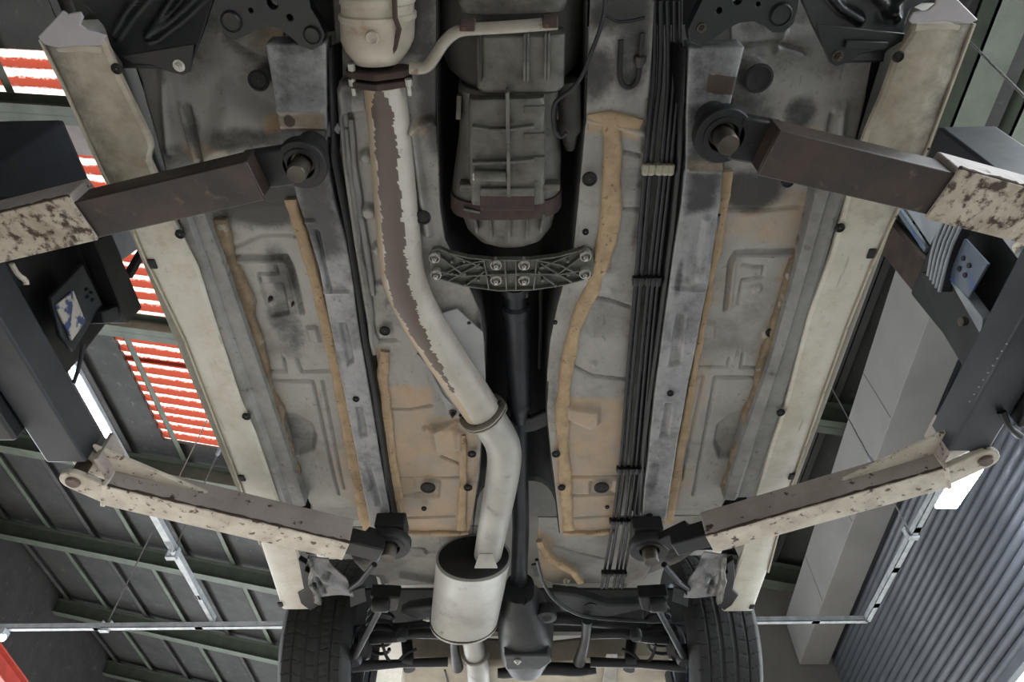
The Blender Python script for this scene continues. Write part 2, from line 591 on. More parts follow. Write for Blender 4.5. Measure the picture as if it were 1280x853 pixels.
def relief(name, Lp, Rp, dz, m, parent, feats=(), stains_and_shade=(), res=.0048, zrow=None, wave=.0015, thick=.004):
    """pressed sheet between two edges, with embossings (feats) and a wear and shade map (stains)"""
    Lw = sorted([(W(*p[:2], dz).y, W(*p[:2], dz).x) for p in Lp])
    Rw = sorted([(W(*p[:2], dz).y, W(*p[:2], dz).x) for p in Rp])
    y0, y1 = min(Lw[0][0], Rw[0][0]), max(Lw[-1][0], Rw[-1][0])
    ny = max(3, int((y1 - y0) / res))
    Ys = np.linspace(y0, y1, ny)
    XL = np.interp(Ys, [p[0] for p in Lw], [p[1] for p in Lw])
    XR = np.interp(Ys, [p[0] for p in Rw], [p[1] for p in Rw])
    nx = max(3, int((XR - XL).max() / res))
    t = np.linspace(0, 1, nx)
    X = XL[:, None] * (1 - t) + XR[:, None] * t
    Y = np.repeat(Ys[:, None], nx, 1)
    Z = np.zeros_like(X) + dz
    for k in range(5):       # slow hand-pressed waviness
        a, b_ = rng.uniform(8, 40, 2)
        Z += wave / 2 * np.sin(X * a + rng.uniform(0, 6)) * np.sin(Y * b_ + rng.uniform(0, 6))
    if zrow is not None:     # (photo y at the panel's middle, extra height)
        xm = (Lp[len(Lp) // 2][0] + Rp[len(Rp) // 2][0]) / 2
        zw = sorted([(W(xm, p[0], dz).y, p[1]) for p in zrow])
        Z += np.interp(Ys, [p[0] for p in zw], [p[1] for p in zw])[:, None]

    def cv(pts):
        return [(W(*p[:2], dz).x, W(*p[:2], dz).y) for p in pts]
    for ft in feats:
        k = ft[0]
        ft = tuple(v * (EMB if abs(v) < .02 else 1) if (isinstance(v, float) and q == (2 if k == 'poly' else 3)) else v for q, v in enumerate(ft))
        if k == 'line':      # pressed line: ('line', pts, half width m, height (+ is down))
            D = segdist(X, Y, cv(ft[1]))
            Z -= ft[3] * sstep(1 - D / ft[2])
        elif k == 'poly':    # pocket or pad: ('poly', pts, height down, edge width)
            Q = cv(ft[1])
            D = segdist(X, Y, Q, True)
            D = np.where(inside(X, Y, Q), D, -D)
            Z -= ft[2] * sstep(D / ft[3] + .5)
        elif k == 'disc':    # ('disc', (x,y), r px, height down)
            c = cv([ft[1]])[0]
            r = ft[2] * mpp(ft[1][0], ft[1][1], dz)
            D = np.hypot(X - c[0], Y - c[1])
            Z -= ft[3] * sstep((r - D) / .008 + .5)
    C = np.zeros(X.shape + (3,))
    C[..., 1] = {'rail': .30, 'floor': .14}.get(m, 0)
    C[..., 0] = {'rail': .10, 'floor': .16}.get(m, 0)
    for st in stains_and_shade:        # (channel, 'blob', (x,y), rx px, ry px, amount) or (channel, 'poly', pts, soft m, amount)
        ch = 'rgb'.index(st[0])
        if st[1] == 'blob':
            c = cv([st[2]])[0]
            s = mpp(st[2][0], st[2][1], dz)
            D = np.hypot((X - c[0]) / (st[3] * s), (Y - c[1]) / (st[4] * s * 1.3))
            a = st[5] * sstep(1.35 - D)
        else:
            Q = cv(st[2])
            D = segdist(X, Y, Q, True)
            D = np.where(inside(X, Y, Q), D, -D)
            a = st[4] * sstep(D / st[3] + .5)
        C[..., ch] = np.maximum(C[..., ch], a)
    g = G()
    P = np.stack([X, Y, ZS + Z], -1)
    idx = np.arange(ny * nx).reshape(ny, nx)
    g.v = [tuple(p) for p in P.reshape(-1, 3)]
    g.f = [tuple(q) for q in np.stack([idx[:-1, :-1], idx[1:, :-1], idx[1:, 1:], idx[:-1, 1:]], -1).reshape(-1, 4).tolist()]
    g.c = [tuple(q) for q in C.reshape(-1, 3)]
    V = np.array(g.v)
    c = (V.min(0) + V.max(0)) / 2
    me = bpy.data.meshes.new(name)
    me.from_pydata((V - c).tolist(), [], g.f)
    a = me.color_attributes.new('stain_and_light', 'FLOAT_COLOR', 'POINT')
    a.data.foreach_set('color', np.c_[np.array(g.c), np.ones(len(g.c))].ravel().astype(np.float32))
    me.update()
    finish_open(me, MT[m])
    o = link(name, me, parent, c)
    md = o.modifiers.new('thickness', 'SOLIDIFY')
    md.thickness = thick
    md.offset = -1
    return o


def finish_open(me, m):
    me.materials.append(m)
    me.polygons.foreach_set('use_smooth', [True] * len(me.polygons))


def bead(name, pts, widths, dz, m, parent, h=.006, jit=.003, n=8, label=None):
    """hand-laid strip of sealer: a low irregular hump along a line"""
    P = [W(p[0], p[1], dz) for p in pts]
    wd = [w * mpp(p[0], p[1], dz) for w, p in zip(widths, pts)]
    Q, q = [], []
    for i in range(len(P) - 1):
        k = max(2, int((P[i + 1] - P[i]).length / .012))
        for j in range(k):
            Q.append(P[i].lerp(P[i + 1], j / k))
            q.append(wd[i] + (wd[i + 1] - wd[i]) * j / k)
    Q.append(P[-1])
    q.append(wd[-1])
    nq = len(Q)
    ker = np.hanning(9)
    ker /= ker.sum()
    jl, jr = (np.convolve(rng.uniform(-1, 1, nq + 8), ker, 'valid') * jit * 2.2 + rng.uniform(-1, 1, nq) * jit * .35 for _ in range(2))
    h *= .6
    rings = []
    for i, p in enumerate(Q):
        d = (Q[min(i + 1, nq - 1)] - Q[max(i - 1, 0)]).normalized()
        s = Vector((d.y, -d.x, 0)).normalized()
        w = q[i] / 2
        ring = []
        l, r = w + jl[i], w + jr[i]
        en = min(1, (min(i, nq - 1 - i) + .6) / 2.5)
        for k in range(n):
            t = k / (n - 1)
            x = -l + (l + r) * t
            z = (-h * (1 - abs(2 * t - 1) ** 6) + random.uniform(-1, 1) * h * .3) * en
            ring.append(p + s * x + Vector((0, 0, z)))
        ring += [p + s * r + Vector((0, 0, .012)), p - s * l + Vector((0, 0, .012))]
        rings.append(ring)
    g = G().loft(rings)
    o = obj(name, g, m, parent, 60)
    if label:
        o['label'] = label
    return o


def bolt(name, p, r, parent, axis=(0, 0, -1), m='nut', h=.012, washer=True):
    g = G()
    if washer:
        g.lathe(p, axis, [(r * 1.5, 0), (r * 1.5, h * .25), (r * 1.2, h * .3)], 18)
    g.lathe(p, axis, [(r, 0), (r, h * .85), (r * .85, h)], 6)
    g.lathe(p, axis, [(r * .5, h * .9), (r * .5, h * 1.5)], 10)
    return obj(name, g, m, parent, 40)


def plug(p, r, parent, name='rubber_plug'):
    g = G().lathe(p, (0, 0, -1), [(r * 1.35, -.002), (r * 1.35, .002), (r * 1.1, .004), (r * .95, .001), (r * .4, .0015), (.001, .002)], 20, False)
    return obj(name, g, 'rubber', parent, 50)


def beamx(name, x0, x1, y0, y1, z0, z1, m, parent=None, bevel=.004, kind=None):
    return obj(name, G().box(min(x0, x1), max(x0, x1), y0, y1, z0, z1), m, parent, 40, bevel, 2, kind)


# ------------------------------------------------------------------ the building
def roof_z(X):
    return CAM.z + 5.25 - .22 * X


fl = obj('floor', G().box(-9, 9, -9, 16, -.2, 0), 'concrete', None, 40, 0, kind='structure')
roof_rows = []
ceiling = None


def roof_patch(x0, x1, y0, y1):
    g = G()
    g.box8([(x0, y0, roof_z(x0)), (x1, y0, roof_z(x1)), (x1, y1, roof_z(x1)), (x0, y1, roof_z(x0)),
            (x0, y0, roof_z(x0) + .05), (x1, y0, roof_z(x1) + .05), (x1, y1, roof_z(x1) + .05), (x0, y1, roof_z(x0) + .05)])
    return g


SKX0, SKX1, SKY0, SKY1 = -4.75, -2.2, 1.62, 6.62
g = G()
for a in ((-9, SKX0, -4, 16), (SKX1, 3.4, -4, 16), (SKX0, SKX1, -4, SKY0), (SKX0, SKX1, SKY1, 16)):
    q = roof_patch(*a)
    g.add(q.v, q.f)
ceiling = obj('ceiling', g, 'roof', None, 40, kind='structure')


def slope_beam(name, x0, x1, y, w, h, m, parent, drop=0.0):
    a, b = Vector((x0, y, roof_z(x0) - h - drop)), Vector((x1, y, roof_z(x1) - h - drop))
    g = G().beam(a, b, w, .012)
    g.beam(a + Vector((0, 0, h)), b + Vector((0, 0, h)), w, -.012)
    g.beam(a, b, .012, h)
    return obj(name, g, m, parent, 40)


for yy in (-.3, 2.05, 4.45, 6.95, 9.35, 11.8, 14.2):      # steel I-section rafters running down the slope
    slope_beam('rafter', -8.9, 3.3, yy, .16, .26, 'green', ceiling, .09)
for k, xx in enumerate(np.arange(-8.6, 3.2, .82)):       # purlins along the building
    z = roof_z(xx)
    g = G().box(xx - .035, xx + .035, -4, 15.9, z - .085, z - .078)
    g.box(xx - .035, xx - .028, -4, 15.9, z - .085, z)
    obj('purlin', g, 'green' if k % 2 else 'roof', ceiling, 40)
# rust-stained translucent roof lights in corrugated sheets, blown highlights painted along the crests
sky_w = (SKY1 - SKY0) / 7
for k in range(7):
    g = G()
    ya, yb = SKY0 + k * sky_w, SKY0 + (k + 1) * sky_w + .03
    ys = np.linspace(ya, yb, 56)
    rows, cc = [], []
    off = random.uniform(-.05, .05)
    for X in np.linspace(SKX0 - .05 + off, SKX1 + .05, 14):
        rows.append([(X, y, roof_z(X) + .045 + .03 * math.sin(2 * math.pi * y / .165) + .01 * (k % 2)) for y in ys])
        cc += [(.5 + .5 * math.sin(2 * math.pi * y / .165 + .9), 0, 0) for y in ys]  # mask of the highlight stripes painted on each corrugation
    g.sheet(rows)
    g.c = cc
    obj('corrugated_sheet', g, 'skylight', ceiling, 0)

obj('closing_sheet', G().box8([(SKX0 - .1, 2.02, roof_z(SKX0 - .1) - .02), (SKX1, 2.02, roof_z(SKX1) - .02), (SKX1, 2.56, roof_z(SKX1) - .02), (SKX0 - .1, 2.56, roof_z(SKX0 - .1) - .02),
                              (SKX0 - .1, 2.02, roof_z(SKX0 - .1)), (SKX1, 2.02, roof_z(SKX1)), (SKX1, 2.56, roof_z(SKX1)), (SKX0 - .1, 2.56, roof_z(SKX0 - .1))]), 'gutter', ceiling)
# right-hand wall: wall line turns 3.6 degrees away from the car
WS = .063
def wall_x(Y, off=0.0):
    return 2.70 + (Y - 2.65) * WS + off


def wbox(y0, y1, o0, o1, z0, z1):
    return G().box8([(wall_x(y0, o0), y0, z0), (wall_x(y0, o1), y0, z0), (wall_x(y1, o1), y1, z0), (wall_x(y1, o0), y1, z0),
                     (wall_x(y0, o0), y0, z1), (wall_x(y0, o1), y0, z1), (wall_x(y1, o1), y1, z1), (wall_x(y1, o0), y1, z1)])


ZB = CAM.z + 3.6
hs = thing('shutter_housing', 'long off-white box housing running along the top of the ribbed roller shutter', 'shutter box',
           (wall_x(5), 5, ZB))
obj('casing', wbox(2.6, 7.4, 0, .31, ZB, ZB + .52), 'housing', hs, 40, .004)
for yy in (3.65, 4.9, 6.15):
    obj('joint_strip', wbox(yy - .004, yy + .004, -.003, 0, ZB + .01, ZB + .51), 'wall', hs, 40)
sh = thing('roller_shutter', 'half-raised grey ribbed roller shutter below the off-white housing', 'shutter', (wall_x(5, .36), 5, CAM.z + 2.17))
zlo, zhi = CAM.z + 2.17, ZB + .3
ns = 22
for k in range(ns):
    z0 = zlo + (zhi - zlo) * k / ns
    hh = (zhi - zlo) / ns
    rows = []
    for y in (1.9, 9.5):
        rows.append([(wall_x(y, .40 - .030 * math.sin(math.pi * t) ** .7 + (.012 if t in (0, 1) else 0)), y, z0 + hh * t)
                     for t in (0, .08, .2, .38, .5, .62, .8, .92, 1)])
    obj('slat', G().sheet(rows), 'slat', sh, 60, thick=.002)
obj('bottom_rail', wbox(1.9, 9.5, .36, .42, zlo - .06, zlo), 'slat', sh, 40, .004)
obj('wall_right', wbox(2.45, 9.6, .5, .62, ZB + .4, ZB + 1.1), 'roof', None, 40, kind='structure')
# pier and back wall behind the housing
g = G().box(1.2, 3.6, 7.42, 7.6, 2.6, ZB + 1.4)
obj('wall_back', g, 'wall', None, 40, kind='structure')
g = G().box(wall_x(9.6, .3), wall_x(9.6, .9), 9.6, 10, 0, ZB + 1)
obj('wall_back_corner', g, 'wall', None, 40, kind='structure')
beamx('wall_left', -9, -8.8, -4, 16, 4.2, 7.8, 'roof', None, 0, 'structure')
beamx('wall_left_sun_block', -9, -8.8, -4, 2.6, 0, 4.2, 'wall', None, 0, 'structure')  # added out-of-view wall, keeps the low sun off the front floor
beamx('wall_rear', -9, 4.2, 16, 16.2, 3.6, 7.8, 'roof', None, 0, 'structure')
beamx('wall_front', -9, 4.2, -4.2, -4, 0, 7.8, 'wall', None, 0, 'structure')
# green steelwork at the eave, upper right
t1 = thing('eave_girder', 'pale green steel girder under the eave at the upper right of the photo', 'girder', (2.72, 0, CAM.z + 4.0))
g = G().box(2.62, 2.82, -3.5, 2.3, CAM.z + 4.0, CAM.z + 4.012)
g.box(2.62, 2.632, -3.5, 2.3, CAM.z + 4.0, CAM.z + 4.16)
g.box(2.62, 2.82, -3.5, 2.3, CAM.z + 4.15, CAM.z + 4.162)
obj('channel', g, 'green', t1)
for yy in (-1.2, .3, 1.8):
    beamx('stiffener', 2.632, 2.81, yy, yy + .01, CAM.z + 4.012, CAM.z + 4.15, 'green', t1, 0)
t2 = thing('eave_rail', 'narrow green edge rail outside the pale green eave girder', 'rail', (3.05, 0, CAM.z + 3.95))
g = G().box(2.96, 3.16, -3.5, 2.3, CAM.z + 3.95, CAM.z + 3.962)
g.box(2.96, 2.972, -3.5, 2.3, CAM.z + 3.95, CAM.z + 4.08)
g.box(3.148, 3.16, -3.5, 2.3, CAM.z + 3.95, CAM.z + 4.08)
obj('channel', g, 'green', t2)
for yy in (-.6, .9, 2.2):
    beamx('clip_plate', 2.98, 3.14, yy, yy + .08, CAM.z + 3.942, CAM.z + 3.95, 'brown', t2, 0)
t3 = thing('wall_column', 'green steel column with brown flange standing beside the end of the shutter housing', 'column', (2.66, 2.42, 0))
beamx('web', 2.60, 2.72, 2.40, 2.44, 0, 4.9, 'green', t3, .003)
beamx('flange', 2.56, 2.60, 2.32, 2.54, 0, 4.9, 'brown', t3, .003)
beamx('flange', 2.72, 2.76, 2.32, 2.54, 0, 4.9, 'green', t3, .003)

# lamp rail: galvanised channels hung from the roof
RZ = CAM.z + 2.7


def WR(x, y):
    return W(x, y, 2.7 - H)


def rail(name, a, b, label, slots=6):
    t = thing(name, label, 'rail', (a + b) / 2, 'hanging lamp rails')
    g = G().beam(a, b, .045, .004)
    d = (b - a).normalized()
    s = d.cross(Vector((0, 0, 1))).normalized()
    g.beam(a + s * .02, b + s * .02, .005, .04)
    g.beam(a - s * .02, b - s * .02, .005, .04)
    obj('channel', g, 'galv', t, 40)
    for k in range(slots):
        p = a.lerp(b, (k + .5) / slots)
        obj('coupling', G().beam(p - d * .03, p + d * .03, .05, .006), 'galv', t, 40, .001)
    return t


yR = WR(1085, 778).y
rail('lamp_rail', Vector((-4.4, yR, RZ)), Vector((WR(1085, 778).x, yR, RZ)), 'galvanised lamp rail running crosswise behind the rear tyres', 9)
p0 = WR(1085, 778)
p1 = WR(1195, 575)
rail('lamp_rail', p0, p1, 'galvanised lamp rail in front of the ribbed shutter, carrying the bright lamp', 4)
q0 = WR(262, 785)
q1 = WR(185, 650)
q1 = q0 + (q1 - q0) * 2.0
rail('lamp_rail', q0 + Vector((0, 0, .05)), q1 + Vector((0, 0, .05)), 'galvanised lamp rail running lengthwise below the rafters on the left', 4)


def wire(x, y, label, top=None, two=False):
    p = WR(x, y)
    t = thing('suspension_wire', label, 'wire', p, 'suspension wires of the lamp rails')
    z1 = roof_z(p.x) - .05
    obj('strand', G().tube([p + Vector((0, 0, .04)), Vector((p.x, p.y, z1))], .006, 6), 'wire', t)
    zt = p.z + (z1 - p.z) * .3
    obj('turnbuckle', G().lathe((p.x, p.y, zt), (0, 0, 1), [(.006, 0), (.016, .02), (.016, .10), (.006, .12)], 8), 'galv', t)
    g = G().box(p.x - .035, p.x + .035, p.y - .02, p.y + .02, p.z - .012, p.z)
    g.box(p.x - .035, p.x - .028, p.y - .02, p.y + .02, p.z, p.z + .07)
    g.box(p.x + .028, p.x + .035, p.y - .02, p.y + .02, p.z, p.z + .07)
    obj('hanger', g, 'galv', t)


wire(130, 788, 'wire with turnbuckle holding the crosswise lamp rail on the left')
wire(214, 697, 'wire holding the lengthwise lamp rail on the left')
wire(1141, 672, 'wire holding the lamp rail in front of the ribbed shutter')
g = G().tube([(WX(1190, 30, 2.56)), WX(1290, 130, 2.56)], .007, 6)
tag(obj('tie_wire', g, 'wire'), 'thin tie wire crossing the pale green girder at upper right', 'wire')

# lamps
lp = thing('work_lamp', 'glaring white work lamp on the rail in front of the shutter', 'lamp', WR(1195, 612))
a, b = WR(1172, 636), WR(1222, 575)
c = (a + b) / 2
b = Vector((a.x + .02, b.y, a.z))
g = G().beam(a + Vector((.06, 0, .02)), b + Vector((.06, 0, .02)), .15, .05)
obj('housing', g, 'galv', lp, 40, .006)
obj('diffuser', G().beam(a + Vector((.06, .01, .005)), b + Vector((.06, -.01, .005)), .135, .02), 'lamp', lp, 40, .004)
lt = thing('tube_lamp', 'long white tube lamp seen between the left lift and the roof light', 'lamp', WR(110, 500), 'tube lamps')
a, b = WR(86, 455), WR(135, 545)
a = Vector((b.x, a.y, a.z))
obj('housing', G().beam(a + Vector((0, 0, .012)), b + Vector((0, 0, .012)), (.045), .03), 'galv', lt, 40, .005)
obj('tube', G().tube([a, b], .017, 12), 'tube', lt)
a, b = WR(-60, 778), WR(3, 780)
b.y = a.y = yR
l3 = thing('tube_lamp', 'white tube lamp glinting at the left edge of the photo', 'lamp', a, 'tube lamps')
obj('housing', G().beam(a + Vector((0, 0, -.05)), b + Vector((0, 0, -.05)), .08, .05), 'galv', l3, 40, .005)
obj('tube', G().tube([a - Vector((0, 0, .06)), b - Vector((0, 0, .06))], .025, 12), 'tube', l3)
# red crane beam, lower-left corner
a, b = W(-45, 800, 3.5 - H), W(18, 880, 3.5 - H)
rb = thing('crane_beam', 'red painted steel beam at the lower left corner of the photo', 'beam', a)
d = (b - a).normalized()
obj('flange', G().beam(a - d * 1.5, b + d * 2, .16, .015), 'red', rb, 40, .002)
obj('web', G().beam(a - d * 1.5 + Vector((0, 0, .015)), b + d * 2 + Vector((0, 0, .015)), .015, .18), 'red', rb, 40)
obj('flange', G().beam(a - d * 1.5 + Vector((0, 0, .195)), b + d * 2 + Vector((0, 0, .195)), .16, .015), 'red', rb, 40, .002)

# ------------------------------------------------------------------ the car
car = thing('car', 'underside of a raised cream car held up by the four lift arms', 'car', (0, 1.3, ZS - .3))

# body shell over the underside (sides, wings and roof), keeps the light from above out
prof = [(.82, .03), (.875, .16), (.885, .45), (.80, .62), (.62, 1.10), (.30, 1.17), (0, 1.18)]
prof = [(-x, z) for x, z in prof] + [(x, z) for x, z in prof[::-1][1:]]
rings, lo = [], []
for Y, s, top, zm in ((-.75, .93, .62, .30), (-.45, .97, .64, .30), (-.44, .97, .64, .47), (.33, 1.0, .69, .47), (.335, 1.0, .70, .03), (.9, 1.0, 1.18, .03), (1.9, 1.0, 1.18, .03), (2.17, 1.0, 1.02, .03),
                      (2.175, 1.0, 1.02, .47), (3.04, .98, .75, .47), (3.05, .98, .75, .25), (3.35, .96, .70, .25), (3.6, .9, .62, .3)):
    rings.append([Vector((x * s, Y, ZS + max(z if z <= .5 else .5 + (z - .5) * (top - .5) / .68, zm))) for x, z in prof])
    zl = .47 if zm > .4 else .36
    lo.append([Vector((x, Y, ZS + zl)) for x in (.78, .3, -.3, -.78)])
g = G().loft([r + l for r, l in zip(rings, lo)])
obj('body_shell', g, 'body', car, 30)

for sx in (-1, 1):      # black sheets added for gap darkness behind the sills and to cover front arches
    beamx('sill_gap_shade', sx * .58, sx * .77, .37, 2.14, ZS + .19, ZS + .205, 'black', car, 0)
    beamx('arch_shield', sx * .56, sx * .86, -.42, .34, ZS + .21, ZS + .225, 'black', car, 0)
# sills
SL = [(50, 50), (80, 110), (130, 220), (167, 290), (177, 314), (231, 426), (282, 559), (300, 605), (325, 680), (352, 762)]
SLi = [(133, 60), (150, 100), (170, 140), (190, 182), (185, 200), (192, 215), (214, 272), (247, 335), (264, 390), (300, 500), (320, 545), (346, 622), (372, 690), (388, 745), (392, 760)]
SR = [(1218, 30), (1160, 185), (1119, 270), (1089, 334), (1059, 409), (1030, 490), (1006, 559), (985, 620), (960, 715), (942, 764)]
SRi = [(1141, 42), (1122, 70), (1105, 118), (1084, 165), (1067, 215), (1056, 265), (1040, 320), (1012, 395), (1000, 440), (982, 510), (967, 552), (947, 620), (930, 690), (912, 735), (905, 758)]


def sill(Op, Ip, side):
    Ow = sorted([(W(*p).y, W(*p).x) for p in Op])
    Iw = sorted([(W(*p).y, W(*p).x) for p in Ip])
    y0, y1 = Ow[0][0], Ow[-1][0]
    Ys = np.linspace(y0, y1, 140)
    xo = np.interp(Ys, [p[0] for p in Ow], [p[1] for p in Ow])
    xi = np.interp(Ys, [p[0] for p in Iw], [p[1] for p in Iw])
    rings = []
    for Y, o, i in zip(Ys, xo, xi):
        w = 0.002 * math.sin(Y * 9)
        rings.append([Vector((x, Y, ZS + z)) for x, z in (
            (i, .016), (i, .006), (i + side * .006, 0), (i + side * (o - i) * side * .5, -.002 + w), (o - side * .012, 0), (o - side * .002, .004), (o, .012),
            (o + side * .012, .035), (o + side * .02, .075))])
    g = G().loft(rings)
    g.c = []
    for Y, r in zip(Ys, rings):
        fr = max(0, 1 - (Y - Ys[0]) / .42)
        re_ = max(0, (Y - Ys[0]) / (Ys[-1] - Ys[0]) - .8)
        for k in range(len(r)):
            e = 1 if k in (1, 2, 3) else 0
            g.c.append((min(1, .62 * fr ** .5 + .28 * e + .1), (.34 + .30 * fr) * (1 if k in (4, 5, 6) and fr > 0 else .55) * (fr > 0), 0))
    return obj('sill', g, 'sill', car, 35)


for Op, Ip, side in ((SL, SLi, -1), (SR, SRi, 1)):
    s = sill(Op, Ip, side)
    s['label'] = 'cream painted sill along the edge of the floor'
    # sill ends by the front wheel arch: worn panel, lip, and lilac wing corner
# outer pinch seams
for Op, side in ((SL, -1), (SR, 1)):
    pts = [W(p[0] + side * 1.0, p[1], -.002) for p in Op[:-1]]
    g = G()
    for i in range(len(pts) - 1):
        g.beam(pts[i], pts[i + 1] + (pts[i + 1] - pts[i]) * .02, .004, .03)
    obj('pinch_seam', g, 'sill_front', car, 40)
# drain holes, plugs and slots in the sills
for x, y, r in ((146, 86, 5), (225, 293, 4.5), (308, 521, 4), (1123, 71, 5), (1050, 285, 4.5), (976, 516, 4)):
    plug(W(x, y, -.003), r * mpp(x, y), car, 'sill_plug')
for x, y in ((190, 331), (302, 599), (1090, 318), (990, 597), (350, 757), (940, 760)):
    p = W(x, y, -.004)
    obj('jacking_notch', G().box(p.x - .008, p.x + .008, p.y - .012, p.y + .012, p.z, p.z + .006), 'rubber', car, 40, .002)
# front sill corners
plate('wing_corner', [(47, 46), (78, 13), (84, 18), (91, 16), (100, 15), (104, 22), (100, 31), (110, 38), (133, 44), (125, 57), (73, 60), (55, 56)], -.004, .006, 'fender', car, bevel=.002, label='lilac grey wing corner ahead of the sill')
plate('wing_corner', [(1223, 25), (1198, 0), (1188, -8), (1172, -8), (1170, 5), (1160, 13), (1142, 16), (1136, 26), (1141, 30), (1180, 26), (1212, 30)], -.004, .006, 'fender', car, bevel=.002, label='lilac grey wing corner ahead of the sill')
bead('lip', [(72, 63), (100, 60), (126, 62)], [8, 9, 9], -.001, 'sill_front', car, .006)
bead('lip', [(1145, 34), (1172, 34), (1200, 33)], [8, 9, 8], -.001, 'sill_front', car, .006)
# rear sill ends with torn black edge and wheel-arch steel
plate('sill_end_edge', [(373, 700), (383, 706), (381, 714), (388, 718), (386, 728), (394, 735), (397, 758), (388, 764), (376, 755), (372, 742), (380, 738), (377, 724)], -.006, .02, 'black', car, bevel=.002)
plate('sill_end_edge', [(917, 700), (908, 706), (910, 716), (903, 722), (906, 735), (899, 742), (898, 757), (905, 764), (915, 757), (923, 745), (916, 738), (919, 722)], -.006, .02, 'black', car, bevel=.002)

# inner sill flanges and the dirt line beside them
for Lp, Rp in (([(222, 265), (244, 330), (268, 405), (302, 505), (345, 622), (352, 640)], [(252, 258), (275, 318), (300, 390), (338, 500), (373, 605), (382, 632)]),
               ([(1022, 230), (1005, 300), (990, 355), (962, 455), (925, 560), (905, 625)], [(1062, 230), (1043, 285), (1028, 340), (1000, 430), (975, 515), (940, 620)])):
    Lw, Rw = PL(Lp, .012), PL(Rp, .012)
    g = G()
    rings = []
    for i in range(len(Lw)):
        l, r = Lw[i], Rw[i]
        rings.append([l + Vector((0, 0, .05)), l, l.lerp(r, .35) + Vector((0, 0, -.008)), l.lerp(r, .5) + Vector((0, 0, .002)), l.lerp(r, .85) + Vector((0, 0, -.003)), r, r + Vector((0, 0, .05))])
    obj('sill_flange', g.loft(rings), 'flange', car, 30)
bead('dirt_seam', [(270, 275), (282, 320), (300, 365), (322, 440), (338, 500), (362, 570), (378, 622)], [20, 19, 19, 18, 17, 13, 10], .036, 'dirt', car, .008, .006)
bead('dirt_seam', [(1030, 235), (1010, 295), (998, 330), (975, 400), (955, 470), (930, 545), (905, 615)], [20, 18, 18, 17, 16, 13, 10], .036, 'dirt', car, .008, .006)

# outer floor pans
plate_l = relief('floor_pan', [(120, 10), (140, 70), (165, 110), (190, 170), (212, 232), (262, 275), (278, 310), (300, 372), (330, 462), (365, 570), (385, 640), (398, 668)],
       [(338, 10), (342, 60), (350, 130), (372, 200), (384, 280), (398, 335), (425, 440), (445, 540), (462, 620), (470, 664)], .05, 'floor', car,
       feats=[('line', [(276, 322), (358, 320), (365, 334), (379, 391)], .006, -.007), ('line', [(279, 327), (355, 326), (361, 340), (374, 391)], .006, .005),
              ('line', [(345, 333), (347, 342), (323, 343), (325, 354)], .004, -.005),
              ('poly', [(325, 356), (353, 355), (362, 392), (338, 396)], -.005, .006), ('line', [(328, 464), (357, 465), (354, 449)], .005, -.006),
              ('line', [(371, 450), (377, 465), (412, 464)], .005, -.006), ('line', [(335, 476), (391, 477), (423, 620)], .006, -.006),
              ('line', [(403, 477), (430, 612)], .005, -.005), ('line', [(285, 312), (330, 292), (400, 296)], .006, -.003),
              ('poly', [(345, 516), (368, 520), (388, 531), (394, 545), (391, 562), (373, 569), (360, 567), (356, 545)], -.012, .016),
              ('poly', [(383, 408), (396, 408), (401, 427), (389, 428)], .005, .005), ('disc', (319, 422), 9, .004),
              ('line', [(222, 140), (236, 180), (244, 200)], .010, .010), ('line', [(228, 140), (243, 182), (250, 200)], .006, -.012),
              ('poly', [(275, 120), (340, 150), (345, 190), (255, 200)], .012, .05), ('line', [(196, 112), (210, 190)], .014, .010),
              ('disc', (323, 101), 12, .008), ('disc', (192, 100), 6, .003), ('line', [(262, 60), (300, 80), (330, 92)], .008, -.008),
              ('line', [(360, 575), (372, 610), (385, 640)], .010, -.014)],
       stains_and_shade=[('g', 'blob', (330, 255), 75, 30, 1.1), ('g', 'blob', (352, 345), 22, 45, .75), ('g', 'blob', (358, 405), 24, 45, .7), ('g', 'blob', (372, 545), 18, 24, .5),
               ('g', 'poly', [(100, 0), (345, 0), (350, 110), (150, 110)], .12, .42), ('g', 'blob', (340, 90), 30, 20, .8), ('g', 'blob', (300, 175), 60, 16, .75), ('g', 'blob', (237, 165), 14, 28, .6), ('g', 'blob', (215, 195), 26, 14, .6), ('g', 'blob', (323, 101), 12, 9, .9),  # the wide patch across the front paints in its weaker light
               ('r', 'blob', (320, 62), 36, 12, .7), ('r', 'blob', (255, 190), 40, 10, .6), ('r', 'blob', (340, 158), 16, 12, .8), ('r', 'blob', (395, 300), 18, 120, .3),
               ('r', 'blob', (440, 600), 26, 60, .55), ('r', 'blob', (296, 340), 14, 60, .5), ('r', 'blob', (345, 485), 20, 40, .35), ('r', 'blob', (240, 100), 40, 16, .25)], zrow=[(10, .12), (60, .07), (130, .03), (190, .01), (260, 0), (600, 0), (640, .015), (668, .05)])
